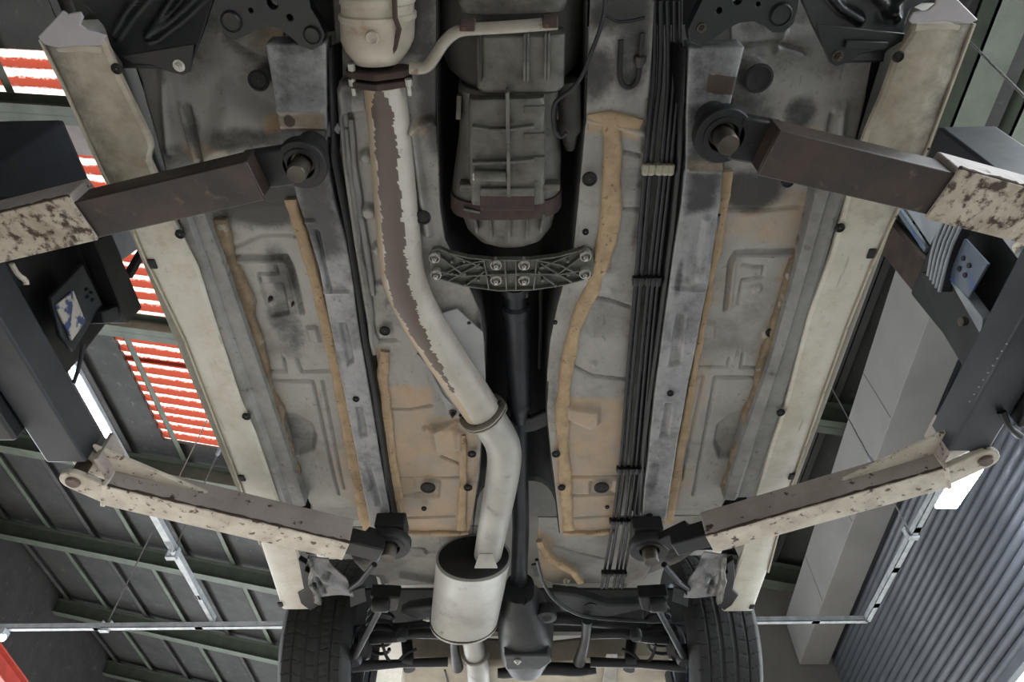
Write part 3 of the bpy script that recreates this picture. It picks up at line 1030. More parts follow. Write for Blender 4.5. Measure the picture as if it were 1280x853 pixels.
plate_r = relief('floor_pan', [(930, 10), (925, 60), (920, 130), (905, 205), (898, 280), (890, 335), (872, 430), (858, 520), (846, 600), (835, 660)],
       [(1130, 10), (1112, 65), (1092, 120), (1072, 180), (1052, 232), (1020, 280), (1002, 320), (985, 380), (960, 460), (932, 550), (912, 620), (897, 650)], .05, 'floor', car,
       feats=[('line', [(906, 388), (912, 330), (919, 316), (998, 312)], .006, -.007), ('line', [(911, 388), (917, 334), (923, 322), (996, 318)], .006, .005),
              ('line', [(929, 332), (955, 334), (953, 346), (927, 350), (922, 379)], .004, -.005), ('poly', [(871, 401), (894, 403), (892, 422), (868, 422)], .005, .005),
              ('line', [(868, 459), (909, 459), (912, 447)], .005, -.006), ('line', [(929, 442), (926, 459), (961, 461)], .005, -.006),
              ('line', [(864, 472), (879, 472), (852, 600)], .005, -.005), ('line', [(957, 472), (894, 472), (866, 622)], .006, -.006),
              ('poly', [(893, 555), (898, 532), (915, 519), (945, 512), (935, 550), (920, 572), (900, 572)], -.010, .014), ('disc', (963, 416), 9, .004),
              ('line', [(905, 262), (955, 262), (1000, 258)], .006, -.004), ('disc', (946, 361), 6, .004),
              ('line', [(1057, 140), (1045, 205)], .016, .010), ('line', [(1045, 150), (1030, 200)], .006, -.012), ('disc', (1078, 87), 6, .003), ('disc', (948, 100), 16, .010),
              ('line', [(935, 72), (985, 66), (1020, 76)], .006, -.008), ('line', [(982, 76), (998, 50), (1005, 20)], .006, .006)],
       stains_and_shade=[('g', 'blob', (940, 240), 50, 26, 1.0), ('g', 'poly', [(920, 0), (1140, 0), (1110, 110), (915, 110)], .12, .42), ('g', 'blob', (950, 105), 24, 20, .9), ('g', 'blob', (935, 150), 55, 32, .7), ('g', 'blob', (1005, 148), 26, 20, .8), ('g', 'blob', (960, 45), 30, 16, .6), ('g', 'blob', (1060, 130), 40, 20, .3),  # the front polygon puts the dim front light into the colour
               ('r', 'poly', [(900, 225), (1040, 235), (1000, 312), (895, 300)], .06, .55), ('r', 'blob', (1015, 170), 40, 10, .5), ('r', 'blob', (990, 340), 18, 60, .6), ('r', 'blob', (865, 500), 22, 90, .45),
               ('r', 'blob', (960, 430), 16, 60, .5), ('r', 'blob', (850, 610), 22, 40, .5), ('r', 'blob', (905, 360), 20, 90, .3), ('g', 'blob', (920, 540), 22, 18, .25)], zrow=[(10, .12), (60, .07), (130, .03), (190, .01), (260, 0), (600, 0), (640, .015), (660, .05)])
for x, y, r in ((319, 422, 4.5), (963, 416, 4.5), (985, 227, 6)):
    plug(W(x, y, .037), r * mpp(x, y, .04), car)
bolt('stud', W(339, 372, .045), .006, car, m='pin', washer=False)
bolt('stud', W(367, 378, .045), .004, car, m='pin', washer=False)
plug(W(323, 101, .04), 10 * mpp(323, 101), car)
plug(W(948, 98, .04), 14 * mpp(948, 98), car)
# sealer strips beside the rails
bead('sealer_strip', [(364, 250), (374, 285), (384, 320), (394, 355), (405, 400), (418, 455), (432, 520), (446, 590), (457, 640), (463, 668)], [16, 16, 15, 14, 14, 15, 17, 18, 18, 16], .042, 'sealer', car, .006)
bead('sealer_strip', [(908, 215), (902, 260), (896, 310), (889, 345), (876, 420), (864, 490), (852, 560), (842, 615), (836, 655)], [14, 14, 11, 10, 9, 10, 11, 12, 12], .042, 'sealer', car, .006)

# chassis rails
relief('frame_rail', [(332, 55), (346, 135), (352, 170), (372, 250), (384, 285), (400, 340), (414, 410), (428, 480), (446, 570), (460, 640), (464, 662)],
       [(407, 55), (408, 135), (408, 200), (418, 255), (432, 305), (440, 350), (449, 420), (463, 500), (476, 580), (487, 640), (491, 658)], .012, 'rail', car,
       feats=[('poly', [(424, 405), (432, 404), (442, 452), (434, 458)], -.006, .006), ('poly', [(444, 510), (452, 510), (459, 545), (450, 548)], -.006, .006),
              ('poly', [(455, 580), (462, 580), (476, 630), (470, 632)], -.005, .006), ('line', [(400, 365), (436, 365)], .006, .005), ('line', [(396, 290), (404, 330), (412, 362)], .007, -.006),
              ('line', [(345, 138), (402, 138)], .006, .006), ('line', [(345, 165), (405, 165)], .006, -.006), ('line', [(372, 278), (392, 276)], .005, .005)],
       stains_and_shade=[('g', 'poly', [(345, 168), (412, 168), (425, 262), (436, 318), (400, 330), (375, 285), (360, 220)], .09, 1.0), ('r', 'poly', [(344, 138), (404, 138), (406, 166), (350, 166)], .012, .75), ('b', 'blob', (362, 152), 10, 8, .7),
               ('g', 'poly', [(330, 40), (410, 40), (410, 135), (344, 135)], .05, .55), ('g', 'blob', (365, 60), 30, 12, .8), ('g', 'blob', (424, 460), 6, 60, .45), ('g', 'blob', (460, 600), 12, 24, .5), ('g', 'blob', (445, 575), 6, 40, .5), ('r', 'blob', (385, 268), 12, 20, .5)], res=.0045, thick=.05)  # polygon over the front end is painted shade
relief('frame_rail', [(862, 60), (858, 140), (858, 200), (852, 260), (842, 320), (836, 365), (827, 430), (818, 500), (812, 560), (806, 610), (803, 650)],
       [(930, 60), (920, 100), (908, 150), (903, 215), (900, 250), (893, 300), (886, 350), (874, 410), (860, 480), (847, 550), (838, 610), (832, 650)], .012, 'rail', car,
       feats=[('poly', [(880, 272), (890, 270), (882, 352), (870, 352)], .006, .006), ('poly', [(846, 395), (856, 395), (850, 455), (836, 458)], -.006, .006),
              ('poly', [(832, 505), (840, 505), (835, 545), (825, 548)], -.006, .006), ('line', [(842, 362), (880, 363)], .006, .005), ('line', [(862, 212), (905, 213)], .006, .006)],
       stains_and_shade=[('g', 'poly', [(858, 130), (908, 130), (905, 205), (858, 205)], .06, 1.0), ('g', 'poly', [(858, 213), (902, 213), (898, 262), (856, 270)], .05, .95), ('r', 'poly', [(860, 196), (906, 196), (904, 213), (860, 213)], .01, .8),
               ('b', 'poly', [(885, 92), (922, 96), (918, 120), (882, 116)], .01, .8), ('g', 'blob', (848, 350), 6, 30, .7), ('g', 'blob', (862, 330), 5, 50, .4), ('g', 'blob', (838, 490), 10, 30, .35), ('g', 'blob', (815, 600), 10, 40, .6), ('g', 'poly', [(855, 40), (935, 40), (912, 130), (856, 130)], .05, .55), ('g', 'blob', (880, 40), 30, 20, .9)], res=.0045, thick=.05)  # last polygon darkens the front end for its lower light
for x, y in ((445, 499), (478, 646), (838, 492), (812, 645)):
    plug(W(x, y, .010), 3.2 * mpp(x, y), car, 'rail_plug')
# black flank of the rails facing the tunnel
for pts in ([(410, 60), (414, 200), (434, 300), (452, 420), (466, 500), (480, 590), (492, 658)], [(858, 60), (852, 200), (843, 290), (832, 370), (824, 430), (814, 500), (806, 570), (800, 650)]):
    sgn = 1 if pts[0][0] < 640 else -1
    rows = []
    for p in pts:
        a = W(p[0], p[1], .014)
        rows.append([a, a + Vector((sgn * .006, 0, .02)), a + Vector((sgn * .02, 0, .045))])
    obj('rail_flank', G().sheet(rows), 'black', car, 30, thick=.003)

# inner floor on both sides of the tunnel
relief('inner_floor', [(415, -10), (420, 60), (424, 130), (430, 200), (440, 290), (452, 360), (468, 440), (478, 510), (482, 580), (488, 640), (493, 664)],
       [(545, -10), (545, 60), (545, 140), (548, 200), (550, 260), (556, 300), (582, 350), (600, 390), (606, 430), (604, 500), (600, 590), (592, 640), (586, 668)], .05, 'floor', car,
       feats=[('line', [(424, 110), (432, 200), (446, 300), (462, 400), (466, 440)], .012, .010), ('line', [(436, 110), (443, 200), (455, 290), (462, 330)], .006, -.006),
              ('disc', (459, 195), 8, .008), ('disc', (462, 263), 9, .010), ('disc', (474, 311), 8, .008), ('disc', (478, 358), 8, .007), ('disc', (492, 381), 10, .007), ('disc', (481, 414), 9, .006),
              ('line', [(472, 426), (496, 425)], .005, -.006), ('line', [(483, 512), (510, 512), (540, 507)], .004, -.008), ('line', [(495, 598), (574, 597)], .006, -.007), ('line', [(498, 620), (540, 618)], .005, -.006),
              ('line', [(502, 648), (568, 646)], .005, -.006), ('poly', [(518, 600), (550, 600), (549, 622), (517, 622)], -.004, .006), ('poly', [(538, 530), (570, 530), (575, 560), (545, 562)], .010, .02), ('line', [(530, 535), (575, 525)], .008, .008),
              ('line', [(552, 570), (575, 580)], .005, -.008), ('line', [(480, 478), (490, 575), (503, 650)], .010, .006), ('line', [(575, 540), (580, 600), (578, 660)], .010, .006),
              ('line', [(505, 160), (540, 150)], .014, .012), ('poly', [(425, 100), (460, 95), (462, 135), (430, 140)], .012, .012), ('line', [(515, 150), (525, 230), (535, 290)], .015, .012)],
       stains_and_shade=[('r', 'poly', [(478, 482), (540, 482), (544, 520), (580, 520), (600, 540), (596, 668), (484, 668), (476, 560)], .03, .72), ('r', 'poly', [(470, 435), (484, 435), (486, 500), (474, 500)], .01, .75),
               ('r', 'blob', (530, 158), 22, 12, .7), ('r', 'blob', (490, 640), 14, 40, .5), ('g', 'blob', (545, 120), 30, 70, .9), ('g', 'blob', (560, 250), 14, 70, .5), ('g', 'poly', [(405, -20), (550, -20), (550, 75), (415, 85)], .06, .85), ('g', 'blob', (440, 80), 30, 40, .75), ('g', 'blob', (430, 170), 14, 60, .45),
               ('g', 'blob', (604, 430), 10, 90, .6), ('g', 'blob', (598, 600), 8, 60, .4)], res=.0045)
relief('inner_floor', [(738, -10), (735, 60), (733, 140), (728, 200), (720, 280), (717, 310), (708, 345), (697, 382), (688, 424), (684, 465), (684, 520), (688, 560), (694, 610), (700, 666)],
       [(818, -10), (815, 60), (810, 140), (806, 220), (800, 300), (795, 360), (788, 440), (784, 500), (780, 560), (774, 620), (768, 664)], .05, 'floor', car,
       feats=[('line', [(746, 372), (765, 376), (788, 384)], .005, -.007), ('line', [(780, 262), (800, 262)], .004, -.006), ('line', [(712, 456), (740, 470), (784, 474)], .006, -.007),
              ('poly', [(708, 504), (748, 510), (748, 528), (738, 534), (708, 520)], .010, .014), ('line', [(712, 597), (776, 595)], .006, -.006), ('line', [(715, 620), (772, 618)], .005, -.006), ('line', [(718, 648), (768, 646)], .005, -.006),
              ('poly', [(738, 602), (768, 602), (766, 618), (737, 618)], -.004, .006), ('line', [(735, 150), (805, 165)], .012, .006), ('disc', (742, 455), 4, .005), ('line', [(778, 190), (800, 194)], .005, -.006), ('poly', [(738, 330), (775, 335), (765, 365), (730, 355)], .006, .05)],
       stains_and_shade=[('r', 'poly', [(700, 495), (790, 498), (778, 668), (698, 668), (692, 560)], .03, .7), ('r', 'poly', [(733, 140), (800, 146), (800, 176), (733, 168)], .012, .8), ('g', 'blob', (740, 90), 40, 34, .8), ('g', 'blob', (790, 60), 30, 60, .8), ('g', 'poly', [(730, -20), (825, -20), (820, 50), (733, 40)], .08, .9),
               ('g', 'blob', (806, 200), 10, 140, .6), ('g', 'blob', (790, 420), 8, 120, .45), ('g', 'blob', (716, 260), 10, 60, .5), ('g', 'blob', (690, 500), 8, 60, .4)], res=.0045)
for x, y, r in ((481, 414, 5), (535, 610, 7), (530, 636, 2.5), (737, 224, 7), (732, 290, 3), (752, 610, 7), (759, 634, 2), (590, 568, 4), (585, 610, 4), (695, 568, 4), (702, 610, 3.5), (694, 403, 2), (529, 272, 7)):
    pz = .022 if x == 529 else .035
    plug(W(x, y, pz), r * mpp(x, y, .05), car)
bead('sealer_strip', [(762, 145), (765, 170), (766, 220), (764, 270), (756, 320), (742, 358), (722, 400), (712, 440), (706, 480), (703, 520), (704, 560), (708, 620), (711, 664)], [22, 24, 24, 24, 22, 20, 18, 18, 17, 16, 14, 14, 14], .043, 'sealer', car, .008)
bead('sealer_strip', [(735, 154), (762, 150), (800, 160)], [20, 22, 20], .044, 'sealer', car, .006)
bead('sealer_strip', [(480, 440), (478, 470), (482, 505), (488, 560), (496, 620), (502, 664)], [11, 12, 12, 12, 12, 12], .043, 'sealer', car, .006)
bead('sealer_strip', [(577, 545), (580, 600), (576, 664)], [10, 10, 12], .043, 'sealer', car, .006)
bead('sealer_strip', [(492, 667), (540, 668), (586, 667)], [6, 6, 6], .043, 'sealer', car, .007)
bead('sealer_strip', [(704, 668), (740, 668), (768, 666)], [6, 6, 6], .043, 'sealer', car, .007)

bead('tar_strip', [(424, 105), (430, 180), (440, 260), (450, 330), (462, 400), (466, 432)], [16, 15, 15, 15, 14, 12], .044, 'flange', car, .008, .003)
bead('tar_strip', [(438, 150), (446, 230), (458, 310), (466, 370)], [8, 8, 8, 7], .042, 'flange', car, .007, .002)
# tunnel
tl = [(545, -30), (545, 140), (550, 260), (556, 300), (582, 350), (600, 390), (606, 430), (604, 500), (600, 590), (590, 668)]
tr = [(735, -30), (733, 140), (720, 280), (717, 310), (708, 345), (697, 382), (688, 424), (684, 520), (692, 600), (700, 668)]
rows = []
tlw = sorted([(W(*p, .052).y, W(*p, .052).x) for p in tl])
trw = sorted([(W(*p, .052).y, W(*p, .052).x) for p in tr])
for Y in np.linspace(tlw[0][0], tlw[-1][0], 50):
    a = np.interp(Y, [p[0] for p in tlw], [p[1] for p in tlw])
    b = np.interp(Y, [p[0] for p in trw], [p[1] for p in trw])
    row = []
    for t in np.linspace(0, math.pi, 15):
        cx, hw = (a + b) / 2, (b - a) / 2
        row.append((cx - hw * math.copysign(abs(math.cos(t)) ** .5, math.cos(t)), Y, ZS + .052 + .22 * math.sin(t) ** .6))
    rows.append(row)
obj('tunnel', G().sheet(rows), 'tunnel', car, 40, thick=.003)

# rear floor: kick-up behind the inner floor
relief('rear_floor', [(430, 655), (436, 690), (442, 705), (455, 722), (480, 733)], [(600, 664), (600, 690), (598, 736), (590, 738), (585, 740)], .125, 'floor', car,
       feats=[('line', [(512, 684), (530, 686), (534, 694), (545, 690)], .006, -.008), ('line', [(470, 735), (500, 722), (540, 730)], .016, .014)],
       stains_and_shade=[('g', 'blob', (445, 690), 30, 30, .9), ('g', 'blob', (470, 730), 26, 8, .7), ('r', 'blob', (540, 668), 40, 6, .4)], zrow=[(655, -.015), (668, -.01), (740, .03)])
relief('rear_floor', [(672, 650), (672, 690), (678, 730), (690, 737)], [(900, 640), (880, 680), (850, 706), (800, 730), (780, 738)], .11, 'floor', car,
       feats=[('line', [(690, 682), (720, 692), (760, 702)], .006, -.008), ('line', [(672, 672), (690, 700), (715, 712), (726, 728)], .02, .016), ('line', [(780, 735), (805, 722), (815, 700)], .02, .014)],
       stains_and_shade=[('r', 'poly', [(670, 655), (690, 668), (695, 695), (720, 710), (730, 735), (680, 735), (672, 700)], .02, .75), ('g', 'blob', (830, 690), 40, 30, .7), ('g', 'blob', (790, 735), 26, 6, .7)], zrow=[(640, -.015), (668, -.01), (740, .03)])
bead('sealer_strip', [(674, 678), (684, 697), (700, 708), (716, 716), (726, 730)], [8, 9, 9, 9, 8], .062, 'sealer', car, .008)
bolt('stud', W(708, 726, .06), .008, car, m='heatpipe')
# wheel-arch steel behind the sills, crumpled at the seam
for Lp, Rp in (([(384, 698), (388, 722), (398, 748)], [(412, 702), (432, 722), (440, 742)]), ([(880, 692), (862, 720), (856, 742)], [(907, 694), (904, 722), (898, 748)])):
    left = Lp[0][0] < 640
    relief('arch_panel', Lp, Rp, .012, 'rail', car,
           feats=[('line', [(392, 706), (412, 722), (436, 738)] if left else [(898, 706), (880, 722), (858, 738)], .025, .012), ('line', [(396, 722), (404, 744)] if left else [(894, 718), (888, 744)], .012, -.012),
                  ('disc', (408, 716) if left else (886, 716), 5, -.012)],
           stains_and_shade=[('g', 'blob', (400, 735) if left else (892, 735), 16, 8, .7), ('g', 'blob', (420, 706) if left else (872, 702), 18, 8, .8)], wave=.012, res=.004)
    bead('torn_lip', [(386, 698), (391, 712), (388, 728), (395, 742), (397, 756)] if left else [(907, 696), (903, 712), (906, 728), (899, 742), (898, 756)], [5, 7, 5, 8, 5], .0, 'rail_plain', car, .016, .005)

# front: subframe plates
def subframe(pts, holes, discs, bolts):
    o = plate('subframe_plate', pts, .005, .03, 'plastic', car, holes, .006, 'black pressed subframe plate')
    for x, y, r in discs:
        p = W(x, y, .003)
        rr = r * mpp(x, y)
        obj('bushing_cup', G().lathe(p, (0, 0, -1), [(rr, -.006), (rr, .002), (rr * .85, .006), (rr * .8, .002), (rr * .3, .001)], 24), 'plastic', o, 40)
    for x, y, r in bolts:
        bolt('bolt', W(x, y, .004), r * mpp(x, y), o, m='pin', h=.01)


subframe([(262, -20), (268, 5), (272, 30), (282, 46), (294, 50), (306, 45), (320, 37), (338, 33), (352, 38), (364, 48), (376, 58), (390, 63), (402, 57), (406, 43), (398, 26), (388, 10), (384, -20)],
         [(313, 13, 3), (340, 4, 7), (362, 22, 4)], [(289, 27, 13), (390, 44, 11)], [])
subframe([(876, -20), (878, 0), (868, 20), (860, 38), (862, 52), (876, 58), (892, 50), (906, 38), (924, 29), (942, 27), (956, 33), (966, 41), (980, 41), (992, 30), (998, 12), (1002, -20)],
         [(899, 13, 4), (922, 0, 6), (948, 5, 3)], [(976, 18, 14)], [(877, 35, 4)])
beamx('bulkhead', -.62, .62, W(640, -70, .14).y, W(640, 40, .14).y, ZS + .17, ZS + .19, 'black', car, 0)
beamx('front_undertray', -.62, .62, -.74, W(640, -60, .1).y, ZS + .14, ZS + .16, 'plastic', car, .004)
# cross steel above them (engine-bay side)
beamx('subframe_cross', -.36, .36, W(640, -60, .1).y, W(640, -18, .1).y, ZS + .05, ZS + .16, 'black', car, .01)

# wheel-arch liners of black plastic
def liner(L, Rr, ribs, tab, tabbolt, side):
    o = relief('arch_liner', L, Rr, .03, 'liner', car, feats=[('line', r, .012, .012) for r in ribs], zrow=[(-20, .05), (30, .03), (60, .01), (95, 0)], wave=.006)
    t = plate('liner_tab', tab, .025, .006, 'plastic', o, bevel=.002)
    bolt('bolt', W(*tabbolt, .025), 5 * mpp(*tabbolt), o, m='nut' if side < 0 else 'pin', h=.008)


MT['liner'] = MT['plastic']
liner([(50, -20), (64, 0), (94, 14), (122, 40), (134, 60), (152, 80)], [(265, -20), (254, 20), (248, 50), (242, 72), (238, 84)],
      [[(172, -10), (150, 20), (138, 45)], [(216, -10), (195, 25), (180, 48)], [(250, -10), (215, 25), (188, 46)]],
      [(150, 70), (242, 55), (240, 80), (238, 90), (228, 94), (212, 90), (190, 82), (165, 80)], (224, 82), -1)
liner([(1003, -20), (1010, 5), (1024, 40), (1034, 66), (1040, 80)], [(1205, -20), (1188, 0), (1150, 17), (1138, 40), (1128, 56), (1110, 66)],
      [[(1040, -10), (1060, 15), (1082, 28)], [(1095, -10), (1115, 10), (1130, 26)], [(1150, -10), (1132, 8), (1118, 20)]],
      [(1020, 30), (1132, 42), (1128, 52), (1110, 62), (1076, 68), (1060, 78), (1046, 84), (1036, 78), (1030, 62)], (1047, 70), 1)
obj('liner_bar', G().beam(W(1058, 56, .015), W(1110, 58, .015), .014, .01), 'plastic', car, 40, .002)

# catalytic converter and exhaust
EX = .03
ct = [(-40, 46), (-8, 46), (-6, 48), (2, 48), (4, 46), (14, 46), (16, 49), (22, 49), (25, 47), (48, 46), (62, 40), (78, 28)]
rings = []
for y, hw in ct:
    c = W(472, y, EX)
    r = hw * mpp(472, y, EX)
    rings.append([c + Vector((r * math.cos(a), 0, .75 * r * math.sin(a))) for a in np.linspace(0, 2 * math.pi, 33)[:-1]])
cat = obj('catalytic_converter', G().loft(rings), 'cat', car, 30)
cat['label'] = 'tan catalytic converter can with pressed rings'
obj('seam', G().tube([W(493, -5, EX - .046), W(494, 22, EX - .048), W(499, 36, EX - .044), W(494, 58, EX - .038), W(486, 77, EX - .024)], .0045, 6), 'rust', cat)
obj('dimple', G().lathe(W(465, 47, EX - .05), (0, 0, -1), [(.012, 0), (.010, .004), (.006, .001)], 14), 'cat', cat)
fy = W(476, 93, EX).y
fc = W(474, 94, EX)
fw = 40 * mpp(474, 94, EX)
for k, (dy, th) in enumerate(((-.014, .012), (.004, .012))):
    P = [fc + Vector((x * fw, dy, z * .045)) for x, z in ((-1, -.2), (-.85, -.55), (0, -1), (.85, -.55), (1, -.2), (1, .3), (0, 1), (-1, .3))]
    obj('flange', G().prism(P, (0, th, 0)), 'rust', cat, 40, .002)
for x, y in ((440, 88), (441, 107), (511, 107)):
    p = W(x, y, EX - .02)
    obj('flange_bolt', G().lathe(p + Vector((0, -.012, 0)), (0, 1, 0), [(.007, 0), (.007, .012), (.004, .012), (.004, .03)], 8), 'nut', cat)

pp = [(480, 105), (487, 160), (497, 280), (502, 335), (507, 356), (518, 382), (535, 412), (570, 465), (602, 513)]
pr = [26, 26.5, 27, 27.5, 27.5, 26, 26, 25, 23.5]
PP = PL(pp, EX)
RR = [r * mpp(p[0], p[1], EX) for r, p in zip(pr, pp)]


def rustmask(P, s, a):
    # scorched brown band along the underside, pale flaking coat on both sides
    a = (a - 1.5 * math.pi)
    a = math.atan2(math.sin(a), math.cos(a))
    w = .52 * (1 - max(0, (s - .55) / .33)) if s < .88 else 0
    w = w * min(1, s / .05 + .2)
    c0 = -.10 if s < .5 else -.10 - .55 * (s - .5)
    edge = .05 * math.sin(s * 61) + .04 * math.sin(s * 143) + .03 * math.sin(s * 390 + 3 * a) + .02 * math.sin(s * 830)
    b = 1.0 if abs(a - c0) < w + edge and w > 0.03 else 0.0
    t = .62 if -1.6 < a < c0 - w else .12
    return (t, 0, b)


ex = obj('exhaust_pipe', G().tube(PP, RR, 72, 5, True, rustmask), 'pipe', car, 60)
ex['label'] = 'front exhaust pipe with scorched brown band'
P2 = PL([(604, 516), (622, 542), (629, 556), (631, 575), (627, 605), (618, 650), (607, 708)], EX)
R2 = [r * mpp(p[0], p[1], EX) for r, p in zip((23, 22, 22, 21.5, 20.5, 19, 16.5), [(604, 516), (622, 542), (629, 556), (631, 575), (627, 605), (618, 650), (607, 708)])]
ex2 = obj('exhaust_pipe', G().tube(P2, R2, 28, 3), 'muffler', car, 60)


def flange_ring(p, d, rx, rz, th, m, parent, name='pipe_flange'):
    d = Vector(d).normalized()
    s = d.cross(Vector((0, 0, 1))).normalized()
    u = s.cross(d)
    for k in (-1, .25):
        P = []
        for a in np.linspace(0, 2 * math.pi, 25)[:-1]:
            c_, s_ = math.cos(a), math.sin(a)
            P.append(p + s * rx * math.copysign(abs(c_) ** .8, c_) + u * rz * s_ * (1 - .35 * abs(c_) ** 2) + d * th * k)
        obj(name, G().prism(P, d * th * .75), m, parent, 40, .0012)


d_ = (PP[-1] - PP[-2])
flange_ring(W(604, 517, EX), d_, .068, .066, .007, 'heatpipe', ex2)
for sg in (-1, 1):
    s = d_.normalized().cross(Vector((0, 0, 1)))
    p = W(604, 517, EX) + s * sg * .056
    obj('flange_bolt', G().lathe(p - d_.normalized() * .02, d_, [(.007, 0), (.007, .01), (.004, .01), (.004, .035)], 8), 'rust', ex2)
# muffler
MZ = .022
st = [(690, 46.5), (700, 46.5), (705, 46), (770, 42.5), (776, 42.8), (779, 42)]
c0 = W(592, 697, MZ)
c1 = W(580, 777, MZ)
rx0, rx1 = .125, .125
rings = []
prof = [(0, .93), (.004, 1.0), (.012, 1.0), (.02, .985), (.5, .99), (.96, .985), (.97, 1.01), (.995, 1.01), (1, .95)]
for t, s in prof:
    c = c0.lerp(c1, t)
    rings.append([c + Vector((.122 * s * math.copysign(abs(math.cos(a)) ** .9, math.cos(a)), 0, .088 * s * math.sin(a))) for a in np.linspace(0, 2 * math.pi, 49)[:-1]])
mf = obj('muffler', G().loft(rings), 'muffler', car, 35)
mf['label'] = 'silver oval muffler can'
obj('end_cap', G().loft([[c0 + Vector((.114 * s * math.cos(a), -.002 - .004 * k, .080 * s * math.sin(a))) for a in np.linspace(0, 2 * math.pi, 41)[:-1]] for k, s in enumerate((1, .93))]), 'black', mf, 40)
pe = P2[-1]
obj('gusset', G().prism([W(599, 693, -.060), W(616, 693, -.060), W(622, 711, -.070), W(593, 711, -.070)], (0, 0, .004)), 'muffler', mf, 40, .001)
obj('clamp_band', G().loft([[c0.lerp(c1, t) + Vector((.1245 * math.cos(a), 0, .090 * math.sin(a))) for a in np.linspace(0, 2 * math.pi, 49)[:-1]] for t in (.955, .972)]), 'rust', mf, 60)
bolt('clamp_bolt', W(539, 775, .06), .007, mf, axis=(-1, 0, 0), washer=False, h=.02)
tpts = [(588, 780), (590, 800), (594, 818), (598, 840), (600, 880)]
P3 = PL(tpts, .05)
tp = obj('tail_pipe', G().tube(P3, [12.5 * mpp(588, 790, .05), 12.5 * mpp(588, 800, .05), 13.5 * mpp(590, 818, .05), 14 * mpp(590, 840, .05), 14 * mpp(590, 853, .05)], 24, 2), 'muffler', car, 60)
flange_ring(W(594, 817, .05), P3[3] - P3[2], .058, .05, .006, 'heatpipe', tp)

# heat-shield plate beside the pipe
ps = plate('heat_shield', [(548, 393), (571, 386), (604, 416), (607, 470), (606, 500), (600, 520), (575, 515), (555, 480), (540, 440)], .032, .003, 'shield', car, [(586, 404, 2.5)], .0015)
bead('edge_strip', [(522, 444), (536, 458), (541, 470), (553, 492), (564, 506)], [3, 4, 4, 4, 4], .034, 'shield', ps, .006, .0005)
pb = plate('bracket', [(540, 456), (546, 460), (562, 498), (578, 510), (578, 522), (560, 520), (556, 505), (540, 480)], .034, .006, 'shield', car, [(567, 517, 3), (543, 459, 2.5)], .0015)
bolt('bolt', W(566, 516, .033), .007, pb, m='pin')

# transmission
def se(c, hw, zb, h, n=36, e=.55):
    out = []
    for a in np.linspace(0, 2 * math.pi, n + 1)[:-1]:
        ca, sa = math.cos(a), math.sin(a)
        out.append(Vector((c.x + hw * math.copysign(abs(ca) ** e, ca), c.y, ZS + zb + h / 2 + h / 2 * math.copysign(abs(sa) ** e, sa))))
    return out


def loftpx(name, st, m, parent, e=.55, sharp=35, dzr=.06):
    rings = []
    for y, xl, xr, zb, h in st:
        a, b = W(xl, y, dzr), W(xr, y, dzr)
        rings.append(se((a + b) / 2, (b.x - a.x) / 2, zb, h, e=e))
    return obj(name, G().loft(rings), m, parent, sharp)


tm = loftpx('transmission', [(108, 575, 708, .03, .19), (112, 571, 710, .025, .20), (150, 573, 702, .03, .19), (175, 572, 702, .025, .19), (205, 568, 703, .02, .20), (228, 565, 702, .015, .20), (240, 564, 702, .012, .20), (252, 570, 700, .015, .19), (264, 574, 696, .02, .18), (285, 582, 691, .025, .16), (298, 596, 680, .03, .14), (304, 615, 662, .04, .11)], 'alu', car, .6)
tm['label'] = 'ribbed cast aluminium gearbox casing'
loftpx('bell_housing', [(-60, 535, 742, .05, .22), (20, 537, 740, .05, .22), (70, 547, 732, .05, .2), (92, 556, 724, .045, .2), (104, 572, 712, .04, .19), (110, 580, 705, .04, .18)], 'aludark', tm, .7)
loftpx('sump_block', [(36, 597, 704, .012, .08), (38, 596, 705, .01, .08), (100, 597, 704, .012, .08), (106, 600, 700, .018, .07)], 'alu', tm, .25)
loftpx('sump_block', [(112, 588, 679, .005, .08), (115, 587, 680, .002, .08), (198, 587, 681, .0, .08), (240, 590, 680, .0, .08)], 'alu', tm, .25)
loftpx('front_block', [(-30, 575, 705, .02, .1), (0, 573, 708, .02, .1), (10, 578, 704, .025, .09), (13, 600, 665, .03, .09)], 'alu', tm, .3)


def rib(pts, dz, w, h, m='alu', parent=None, name='rib'):
    P = PL(pts, dz)
    g = G()
    for i in range(len(P) - 1):
        g.beam(P[i], P[i + 1], w, h)
    return obj(name, g, m, parent, 40, .0015)


rib([(634, 116), (635, 180), (636, 247)], -.014, .007, .03, parent=tm)
rib([(590, 160), (612, 163), (634, 163), (668, 159)], -.012, .005, .03, parent=tm)
rib([(590, 205), (634, 204), (668, 201)], -.012, .006, .03, parent=tm)
for xa, xb, y in ((655, 681, 137), (655, 681, 171), (658, 681, 200)):
    rib([(xa, y), (xb, y)], -.004, .012, .015, parent=tm)
for x in (600, 656, 660, 682, 686):
    rib([(x, 42), (x + (.8 if x < 640 else -.5), 102)], .002, .005, .02, m='aludark' if x in (600, 658) else 'alu', parent=tm)
for xl in (574, 700):
    rib([(xl, 120), (xl - 1, 150)], .05, .010, .02, parent=tm)
rib([(579, 262), (600, 266)], .005, .006, .02, parent=tm)
for x, y0, y1 in ((592, 268, 292), (612, 268, 300), (636, 262, 304), (660, 268, 300), (680, 268, 292)):
    rib([(x, y0), (636 + (x - 636) * .9, y1)], .012 if x != 636 else .006, .006, .02, parent=tm)
# drain boss
obj('drain_boss', G().tube([W(593, 219, -.006), W(632, 220, -.006)], .011, 14), 'alu', tm)
obj('drain_cap', G().lathe(W(595, 219, -.006), (-1, 0, 0), [(.010, 0), (.010, .006)], 6), 'nut', tm)
